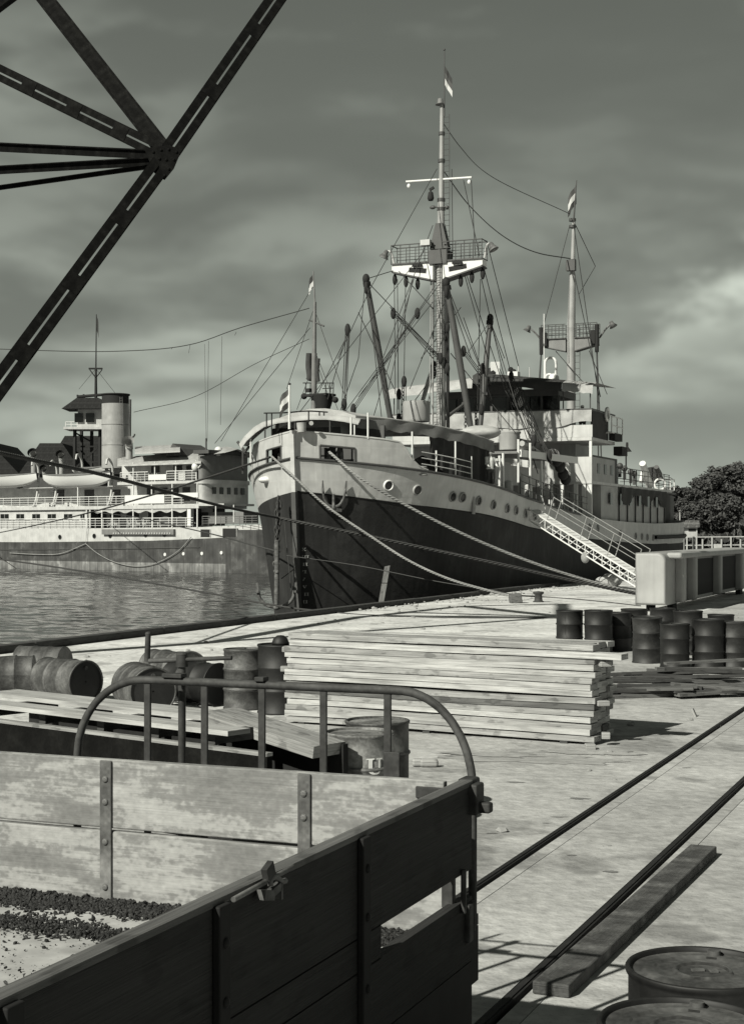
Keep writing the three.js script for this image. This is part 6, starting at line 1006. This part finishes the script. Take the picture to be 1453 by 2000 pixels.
// ================================================================ LUMBER
{
  const A = V(-9.12, 0, -18.78), B = V(-4.62, 0, -18.2), dir = B.clone().sub(A).normalize(), back = V(dir.z, 0, -dir.x).multiplyScalar(1), L = B.clone().sub(A).length();
  if (back.z > 0) back.negate();
  const ord = ['top', 'second', 'third', 'fourth', 'fifth', 'sixth', 'seventh', 'eighth', 'ninth', 'tenth', 'eleventh', 'twelfth', 'thirteenth', 'fourteenth', 'bottom'];
  const layers = 15, th = 0.074, ms = [M.woodB, M.woodC, M.woodWarm, M.wood, M.woodC, M.woodB, M.wood, M.woodC, M.woodWarm, M.woodGrey, M.woodB, M.woodC, M.woodWarm, M.wood, M.woodB], r7 = rng(701);
  const mk = (len, w, h) => { const g = fin(new THREE.BoxGeometry(len, h, w, 5, 1, 1)), p = g.attributes.position, b = (r7() - 0.5) * 0.028, ch = 0.004 + 0.006 * r7(), w2 = (r7() - 0.5) * 0.02; for (let i = 0; i < p.count; i++) { const x = p.getX(i) / len; p.setY(i, p.getY(i) + b * (1 - 4 * x * x) + ch * Math.sin(x * 9 + b * 300) * 0.5); p.setZ(i, p.getZ(i) + w2 * Math.sin(x * 4)); } g.computeVertexNormals(); const a = g.attributes.uv, du = r7() * 3, dv = r7(); for (let i = 0; i < a.count; i++) a.setXY(i, a.getX(i) + du, a.getY(i) + dv); return g; };
  let y = 0.03;
  const skid = t => { const p = A.clone().addScaledVector(dir, t).addScaledVector(back, 0.5).setY(0.015); solo('skid_timber', [bar(p.clone().addScaledVector(back, -0.5), p.clone().addScaledVector(back, 0.5), 0.1, 0.03)], M.woodDark, t < 1 ? 'left skid timber below the lumber stack' : t < 3 ? 'middle skid timber below the lumber stack' : 'right skid timber below the lumber stack', 'timber', p); };
  skid(0.3); skid(2.2); skid(4.1);
  for (let i = 0; i < layers; i++) {
    const k = layers - 1 - i, gap = [0.004, 0.012, 0.001, 0.003, 0.009, 0.001, 0.005][k % 7];
    for (let j = 0; j < 4; j++) {
      const len = L - 0.12 + (r7() - 0.5) * 0.1 + (k === 1 && j === 0 ? 0.32 : 0), w = 0.235, off = (r7() - 0.5) * 0.05 + (k === 1 && j === 0 ? 0.2 : 0), h = th - 0.008 * r7();
      const c = A.clone().addScaledVector(dir, L / 2 + off).addScaledVector(back, 0.12 + j * 0.246 + (j === 0 ? (r7() - 0.5) * 0.035 : 0)); c.y = y + h / 2;
      if (k === 0 && j === 0) { c.addScaledVector(back, 0.12); }
      if (j > 0) c.addScaledVector(dir, -0.07 - 0.06 * r7());
      const o = new THREE.Mesh(mk(len, w, h), ms[j === 0 ? k : Math.floor(r7() * layers)]); o.name = numbered('lumber_plank'); o.position.copy(c); o.rotation.y = -Math.atan2(dir.z, dir.x) + (r7() - 0.5) * 0.014; scene.add(o);
      if (j === 0) tag(o, `pale plank in the front face of the lumber stack, ${ord[k]} from the top`.replace('top from the top', 'the topmost one').replace('bottom from the top', 'the lowest one'), 'plank', 'front planks of the lumber stack'); else if (j === 3) tag(o, `plank at the rear of the lumber stack, ${ord[k]} layer`, 'plank', 'rear planks of the lumber stack'); else tag(o, 'plank inside the lumber stack, seen only by its sawn end', 'plank', 'inner planks of the lumber stack');
    }
    y += th + gap;
    if ([2, 8, 13].includes(k)) { const p = B.clone().addScaledVector(dir, 0.03 + 0.05 * r7()).addScaledVector(back, 0.1); p.y = y - th - gap - 0.02; const lab = { 2: 'short stub of wood sticking out near the top of the stack end', 4: 'short stub of wood at the stack end below the top stub', 8: 'short stub of wood halfway down the stack end', 10: 'short stub of wood in the lower half of the stack end', 13: 'short stub of wood at the foot of the stack end' }[k]; solo('wood_stub', [rbox(p.x, p.y + 0.03, p.z, 0.1 + 0.08 * r7(), 0.06 + 0.02 * r7(), 0.1, 0.008, 0.2 + 0.5 * r7())], M.woodWarm, lab, 'wood stub', p); }
  }
  for (const [u, v, lab] of [[560, 1268, 'small wedge of wood at the upper left end of the stack'], [557, 1306, 'small wedge of wood at the middle left end of the stack'], [1152, 1462, 'small wedge of wood on the ground at the right stack corner']]) { const p = at(u, v, u > 1000 ? 18.3 : 20.9); if (u > 1000) p.y = 0.03; solo('wood_wedge', [rbox(p.x, p.y, p.z, 0.12, 0.07, 0.12, 0.008, 0.4)], M.woodWarm, lab, 'wood wedge', p); }
  // loose bits by the stack and the drums
  [[712, 1500, 13.4, 'block'], [838, 1498, 0, 'pale stone lump on the quay right of the drums'], [815, 1497, 0, 'rounded stone beside the stone lump'], [1358, 1400, 0, 'small upright splinter of wood beyond the stack shadow']].slice(1).forEach(([u, v, d, lab], i) => { const p = atY(u, v, 0); solo('stone_lump', [i === 2 ? bar(p.clone(), p.clone().add(V(-0.05, 0.11, 0)), 0.07, 0.03) : rbox(p.x, 0.045, p.z, i ? 0.12 : 0.2, 0.09, 0.1, 0.03, 0.4)], M.woodWarm, lab, 'stone', p); });
  // scrap boards heap on the right
  const r8 = rng(88), ms2 = [M.woodGrey, M.woodDark, M.woodDark, M.woodGrey];
  for (let i = 0; i < 34; i++) { const u = 1232 + 200 * r8(), v = 1322 + 42 * r8(), p = atY(u, v, 0), yy = 0.03 + 0.22 * r8() * (v > 1350 ? 0.4 : 1), len = 0.9 + 1.6 * r8(), an = -0.35 + (r8() - 0.5) * 0.7, s = (r8() - 0.5) * 0.12, d = V(Math.cos(an), s, Math.sin(an)), a = V(p.x, yy + Math.abs(s) * len * 0.5, p.z); solo('scrap_board', [bar(a.clone().addScaledVector(d, -len / 2), a.clone().addScaledVector(d, len / 2), 0.09 + 0.1 * r8(), 0.03 + 0.03 * r8())], ms2[i % 4], 'weathered board lying in the scrap heap beside the black drums', 'board', V(a.x, 0, a.z), 'scrap boards in the heap'); }
  // heavy plank along the rail at lower right
  const n0 = at(1080, 1930, 8.6), p0 = V(-2.372, 0.0385, -8.3), p1 = V(-2.28, 0.0385, -12.42);
  solo('rail_plank', [(() => { const g = fin(new RoundedBoxGeometry(4.12, 0.075, 0.215, 2, 0.012)); g.rotateY(Math.PI / 2 - Math.atan2(p1.x - p0.x, -(p1.z - p0.z))); const m = p0.clone().lerp(p1, 0.5); g.translate(m.x, m.y, m.z); return g; })()], mat('stained_plank', 0.2, { map: T.rust, bumpMap: T.woodBump, bumpScale: 0.005, roughness: 0.8 }), 'long stained plank lying beside the rail at lower right', 'plank', p0.clone().lerp(p1, 0.5));
}
// ================================================================ PLANK TROLLEY behind the hoop rail
{
  const a = at(66, 1415, 13.9), b = at(527, 1473, 12.05), dir = b.clone().sub(a).setY(0).normalize(), back = V(dir.z, 0, -dir.x); if (back.z > 0) back.negate();
  const a0 = a.clone().addScaledVector(dir, -1.2), t = thing('plank_trolley', 'low dark trolley with pale top edge carrying loose planks', 'trolley', a.clone().lerp(b, 0.5).setY(0));
  const P = (s, k, y) => a0.clone().addScaledVector(dir, s).addScaledVector(back, k).setY(y), len = b.clone().sub(a0).setY(0).length();
  part(t, 'side_beam', [bar(P(0, 0, 0.53), P(len, 0, 0.53), 0.06, 0.6)], M.crane); part(t, 'edge_strip', [bar(P(0, 0, 0.845), P(len, 0, 0.845), 0.07, 0.028)], M.woodWarm); part(t, 'side_beam', [bar(P(0, 0.92, 0.53), P(len, 0.92, 0.53), 0.06, 0.6)], M.blackSteel);
  part(t, 'bed', [bar(P(0.02, 0.46, 0.4), P(len - 0.02, 0.46, 0.4), 0.84, 0.05)], M.woodDark);
  for (const s of [0.4, 1.2, 2.0, 2.7, len - 0.75]) { part(t, 'bolster', [bar(P(s, 0.1, 0.9), P(s, 0.9, 0.9), 0.09, 0.1)], M.woodDark); part(t, 'bolster_post', [bar(P(s, 0.09, 0.43), P(s, 0.09, 0.85), 0.08, 0.08, dir)], M.woodDark); }
  for (const s of [0.8, len - 0.7]) for (const k of [0.18, 0.75]) part(t, 'wheel', [cyl(P(s, k - 0.05, 0.2), P(s, k + 0.05, 0.2), 0.2, 0.2, 18)], M.blackSteel);
  const pl = (s0, s1, k, w, y, m, lab, r = 0) => { const p = P(s0, k, y), q = P(s1, k + r, y); solo('loose_plank', [bar(p, q, w, 0.04)], m, lab, 'plank', p.clone().lerp(q, 0.5)); };
  pl(0, len - 0.45, 0.12, 0.26, 0.972, M.wood, 'front pale plank on the trolley'); pl(-0.3, len - 1.2, 0.78, 0.4, 0.972, M.wood, 'broad pale plank behind the front plank on the trolley'); 
  // wide ramp board going down to the right
  const e0 = at(398, 1400, 13.3), e1 = at(612, 1470, 12.5), mid = e0.clone().lerp(e1, 0.5), bk = back.clone().multiplyScalar(0.2);
  solo('ramp_board', [bar(e0.clone().add(bk), e1.clone().add(bk), 0.4, 0.1)], M.woodWarm, 'thick wide board sloping from the trolley towards the painted drum', 'board', mid);
}
// ================================================================ QUAY FURNITURE
{
  const p = atY(1006, 1178, 0); solo('timber_block', [rbox(p.x, 0.17, p.z, 0.42, 0.34, 0.42, 0.03, 0.5, 0, 0.15)], M.woodGrey, 'tilted timber block on the quay where the ropes end', 'block', p);
  const q = atY(1051, 1176, 0), b = thing('bollard', 'short round bollard right of the timber block', 'bollard', q); part(b, 'post', [lathe([[0.2, 0], [0.2, 0.03], [0.15, 0.06], [0.13, 0.26], [0.2, 0.32], [0.2, 0.38], [0.01, 0.4]], q, 18)], M.iron);
  const r = atY(1200, 1147, 0), rb = thing('cargo_bundle', 'pale wrapped bundle with ragged straw ends at the gangway foot', 'bundle', r);
  part(rb, 'wrapped_sack', [ball(r.clone().add(V(-0.15, 0.33, 0)), 0.5, 0.34, 0.4, 14)], M.canvas); part(rb, 'sack', [ball(r.clone().add(V(-0.6, 0.24, -0.1)), 0.36, 0.25, 0.3, 12)], M.canvas);
  const r9 = rng(12), st = []; for (let i = 0; i < 60; i++) { const o = V((r9() - 0.3) * 1.2, 0.35 + 0.2 * r9(), (r9() - 0.5) * 0.6 - 0.2), c = r.clone().add(o); st.push(cyl(c, c.clone().add(V((r9() - 0.2) * 0.25, 0.12 + 0.2 * r9(), (r9() - 0.5) * 0.2)), 0.02, 0.008, 4)); } part(rb, 'straw', st, M.canvas);
  for (const z of [-62.3, -65]) { const c = V(z > -63 ? -13.6 : -12.6, 0, z); const bb = thing('bollard', z > -63 ? 'heavy iron bollard hidden behind the steel box, nearer one' : 'heavy iron bollard hidden behind the steel box, farther one', 'bollard', c); part(bb, 'post', [lathe([[0.35, 0], [0.34, 0.05], [0.22, 0.1], [0.2, 0.5], [0.33, 0.62], [0.3, 0.72], [0.01, 0.75]], c, 22)], M.iron); }
  // fender plank leaning at the hull
  const f0 = at(757, 1106, 61.4), f1 = at(744, 1183, 60.4); solo('fender_plank', [bar(f0, f1, 0.05, 0.26, V(1, 0, 0.3))], M.woodGrey, 'upright weathered plank hanging against the black hull', 'plank', f1);
  // pale ribbed steel box body
  const bx = thing('steel_box_body', 'pale ribbed steel box body with rounded edges behind the black drums', 'box body', V(-10.7, 0, -57)), x0 = -11.1, x1 = -10.25, z0 = -48.9, z1 = -66, hgt = 1.82;
  const prof = []; const rad = 0.22; for (let i = 0; i <= 8; i++) { const t = Math.PI / 2 * i / 8; prof.push([x1 - rad + rad * Math.sin(Math.PI / 2 - t), hgt - rad + rad * Math.sin(t)]); } const pts = [[x0, 0.3], [x1, 0.3], ...prof, [x0, hgt]];
  const main = part(bx, 'body', [(() => { const s = new THREE.Shape(pts.map(([p2, q2]) => new THREE.Vector2(p2, q2))), g = fin(new THREE.ExtrudeGeometry(s, { depth: z0 - z1 - 0.3, bevelEnabled: true, bevelSize: 0.08, bevelThickness: 0.15, bevelSegments: 4 })); g.translate(0, 0, z1 + 0.15); return g; })()], M.steelBox);
  for (const z of [-50.6, -52.6, -57.5, -62.5]) part(bx, 'rib', [(() => { const g = fin(new RoundedBoxGeometry(0.34, hgt - 0.2, 0.5, 3, 0.1)); g.translate(x1 + 0.2, (hgt + 0.1) / 2 + 0.1, z); return g; })()], M.steelBox);
  part(bx, 'top_rim', [(() => { const g = fin(new RoundedBoxGeometry(0.5, 0.2, 16, 3, 0.08)); g.translate(x1 + 0.2, hgt - 0.02, -57.6); return g; })()], M.steelBox);
  part(bx, 'side_panel', [span(x1 + 0.06, x1 + 0.1, 0.35, hgt - 0.2, -52.9, -57.2)], M.blackSteel); part(bx, 'side_panel', [span(x1 + 0.06, x1 + 0.1, 0.35, hgt - 0.2, -57.8, -62.2)], M.blackSteel);
  for (const z of [-50.5, -64]) for (const x of [x0 + 0.1, x1 - 0.05]) part(bx, 'foot', [rbox(x, 0.15, z, 0.2, 0.3, 0.6, 0.03)], M.blackSteel);
}
// ================================================================ STAINS on the quay: oil and wet patches with their own outlines
{
  const patch = (u, v, rx, rz, y, seed, ry = 0) => { const c = atY(u, v, 0), n = 120, pos = []; const pt = i => { const t = i / n * Math.PI * 2, k = 0.3 + 1.35 * fbm(4 + Math.cos(t) * 2.6, 4 + Math.sin(t) * 2.6, 64, 64, seed, 5, 0.75), x = Math.cos(t) * rx * k, z = Math.sin(t) * rz * k; return V(c.x + x * Math.cos(ry) + z * Math.sin(ry), y, c.z - x * Math.sin(ry) + z * Math.cos(ry)); }; for (let i = 0; i < n; i++) { const a = pt(i), b = pt(i + 1); pos.push(c.x, y, c.z, b.x, y, b.z, a.x, y, a.z); } const g = new THREE.BufferGeometry(); g.setAttribute('position', new THREE.Float32BufferAttribute(pos, 3)); g.computeVertexNormals(); return fin(g); };
  const wet = mat('damp_concrete', 0.5, { map: T.concrete, roughness: 0.85 }), oil = mat('oily_concrete', 0.3, { map: T.concrete, roughness: 0.7 });
  struct('damp_patch', [patch(1040, 1482, 1.05, 0.36, 0.004, 5, 0.15)], wet); struct('damp_patch', [patch(1150, 1470, 0.6, 0.2, 0.007, 9, 0.2)], wet); struct('damp_patch', [patch(950, 1474, 0.6, 0.2, 0.010, 12, 0.1)], wet);
  [[1132, 1560, 0.09, 0.05], [1192, 1703, 0.06, 0.035], [1005, 1528, 0.1, 0.03], [1090, 1596, 0.07, 0.025], [1115, 1671, 0.04, 0.02], [1200, 1830, 0.03, 0.02], [960, 1628, 0.05, 0.02], [1065, 1608, 0.03, 0.015], [1340, 1500, 0.05, 0.02]].forEach(([u, v, a, b], i) => struct('oil_stain', [patch(u, v, a, b, 0.004, 30 + i, 0.3)], oil));
}
// ================================================================ HARBOUR CRANE (lattice leg at the upper left)
{
  const D = 35, J = at(-60.6, 832, 31), c = thing('harbour_crane', 'black riveted lattice steelwork of a portal crane at the upper left', 'crane', J.clone().setY(0));
  const N0 = at(328, 303, D), chB = at(780, -350, 42), nrm = ray(328, 303).normalize();
  const member = (a, b, w, gap, slots, name) => {   // two parallel angle bars with batten plates between
    const d = b.clone().sub(a).normalize(), side = d.clone().cross(nrm).normalize(), L = b.clone().sub(a).length(), off = gap / 2 + w / 2;
    const m = part(c, name, [bar(a.clone().addScaledVector(side, off), b.clone().addScaledVector(side, off), 0.12, w, side), bar(a.clone().addScaledVector(side, -off), b.clone().addScaledVector(side, -off), 0.12, w, side), bar(a.clone().addScaledVector(side, off * 1.9).addScaledVector(nrm, 0.06), b.clone().addScaledVector(side, off * 1.9).addScaledVector(nrm, 0.06), 0.2, 0.02, side), bar(a.clone().addScaledVector(side, -off * 1.9).addScaledVector(nrm, 0.06), b.clone().addScaledVector(side, -off * 1.9).addScaledVector(nrm, 0.06), 0.2, 0.02, side)], M.crane);
    for (let i = 0; i <= slots; i++) { const s = L * i / slots; const p = a.clone().addScaledVector(d, Math.max(0, s - 0.22)), q = a.clone().addScaledVector(d, Math.min(L, s + 0.22)); part(m, 'batten_plate', [bar(p.addScaledVector(nrm, -0.075), q.addScaledVector(nrm, -0.075), 0.02, w * 2 + gap - 0.02, side)], M.crane); }
    return m;
  };
  member(J, N0, 0.185, 0.045, 4, 'leg_chord'); member(N0, chB, 0.185, 0.045, 6, 'upper_chord');
  const E1 = at(-110, 88, 38), E2 = at(-110, 282, 37), E3 = at(-110, 338, 36), E4 = at(-110, 382, 36), E5 = at(60, -40, 38);
  member(N0, E1, 0.15, 0.04, 5, 'brace');
  const flat = (name, a, b, w, t = 0.14) => { const sd = b.clone().sub(a).cross(nrm).normalize(); const m = part(c, name, [bar(a, b, t, w, sd)], M.crane); part(m, 'flange', [bar(a.clone().addScaledVector(sd, w * 0.42).addScaledVector(nrm, -0.1), b.clone().addScaledVector(sd, w * 0.42).addScaledVector(nrm, -0.1), 0.08, w * 0.12, sd), bar(a.clone().addScaledVector(sd, -w * 0.42).addScaledVector(nrm, -0.1), b.clone().addScaledVector(sd, -w * 0.42).addScaledVector(nrm, -0.1), 0.08, w * 0.12, sd)], M.crane); };
  flat('wide_brace', N0.clone().addScaledVector(nrm, 0.25), E5, 0.4); flat('strut', N0, E2, 0.22); flat('strut', N0.clone().add(V(0, -0.12, 0)), E3, 0.2); flat('strut', N0.clone().add(V(0, -0.2, 0)), E4, 0.12);
  { const dd = D - 0.22, s = new THREE.Shape([[282, 290], [330, 284], [356, 292], [340, 330], [322, 352], [302, 338]].map(([u, v]) => new THREE.Vector2((u - PX) / FOCAL * dd, (PY - v) / FOCAL * dd))), gg = fin(new THREE.ExtrudeGeometry(s, { depth: 0.03, bevelEnabled: false })); gg.applyMatrix4(new THREE.Matrix4().makeBasis(V(CY, 0, -SY), V(0, 1, 0), V(SY, 0, CY))); const fw = V(-SY, 0, -CY).multiplyScalar(dd); gg.translate(fw.x, EYE, fw.z); const gp = part(c, 'gusset_plate', [gg], M.crane); const rv = []; for (const [u, v] of [[300, 297], [315, 293], [330, 292], [345, 297], [340, 312], [330, 330], [322, 343], [310, 335], [300, 320], [312, 310], [325, 312]]) rv.push(ball(at(u, v, dd - 0.035), 0.035, 0.035, 0.03, 6)); part(gp, 'rivets', rv, M.crane); }
  // foot of the leg at the quay edge and the next leg, left of the frame
  part(c, 'leg_foot', [bar(J.clone(), J.clone().setY(0), 0.4, 0.4, V(1, 0, 0))], M.crane);
  part(c, 'next_leg', [bar(E1, E3, 0.3), bar(E3, E4, 0.3), bar(E5, E1, 0.3), bar(E4, J, 0.3)], M.crane);
}
// ================================================================ finish
scene.traverse(o => { if (o.isMesh) { o.castShadow = true; o.receiveShadow = true; } });
renderer.setSize(743, 1024);
renderer.render(scene, camera);
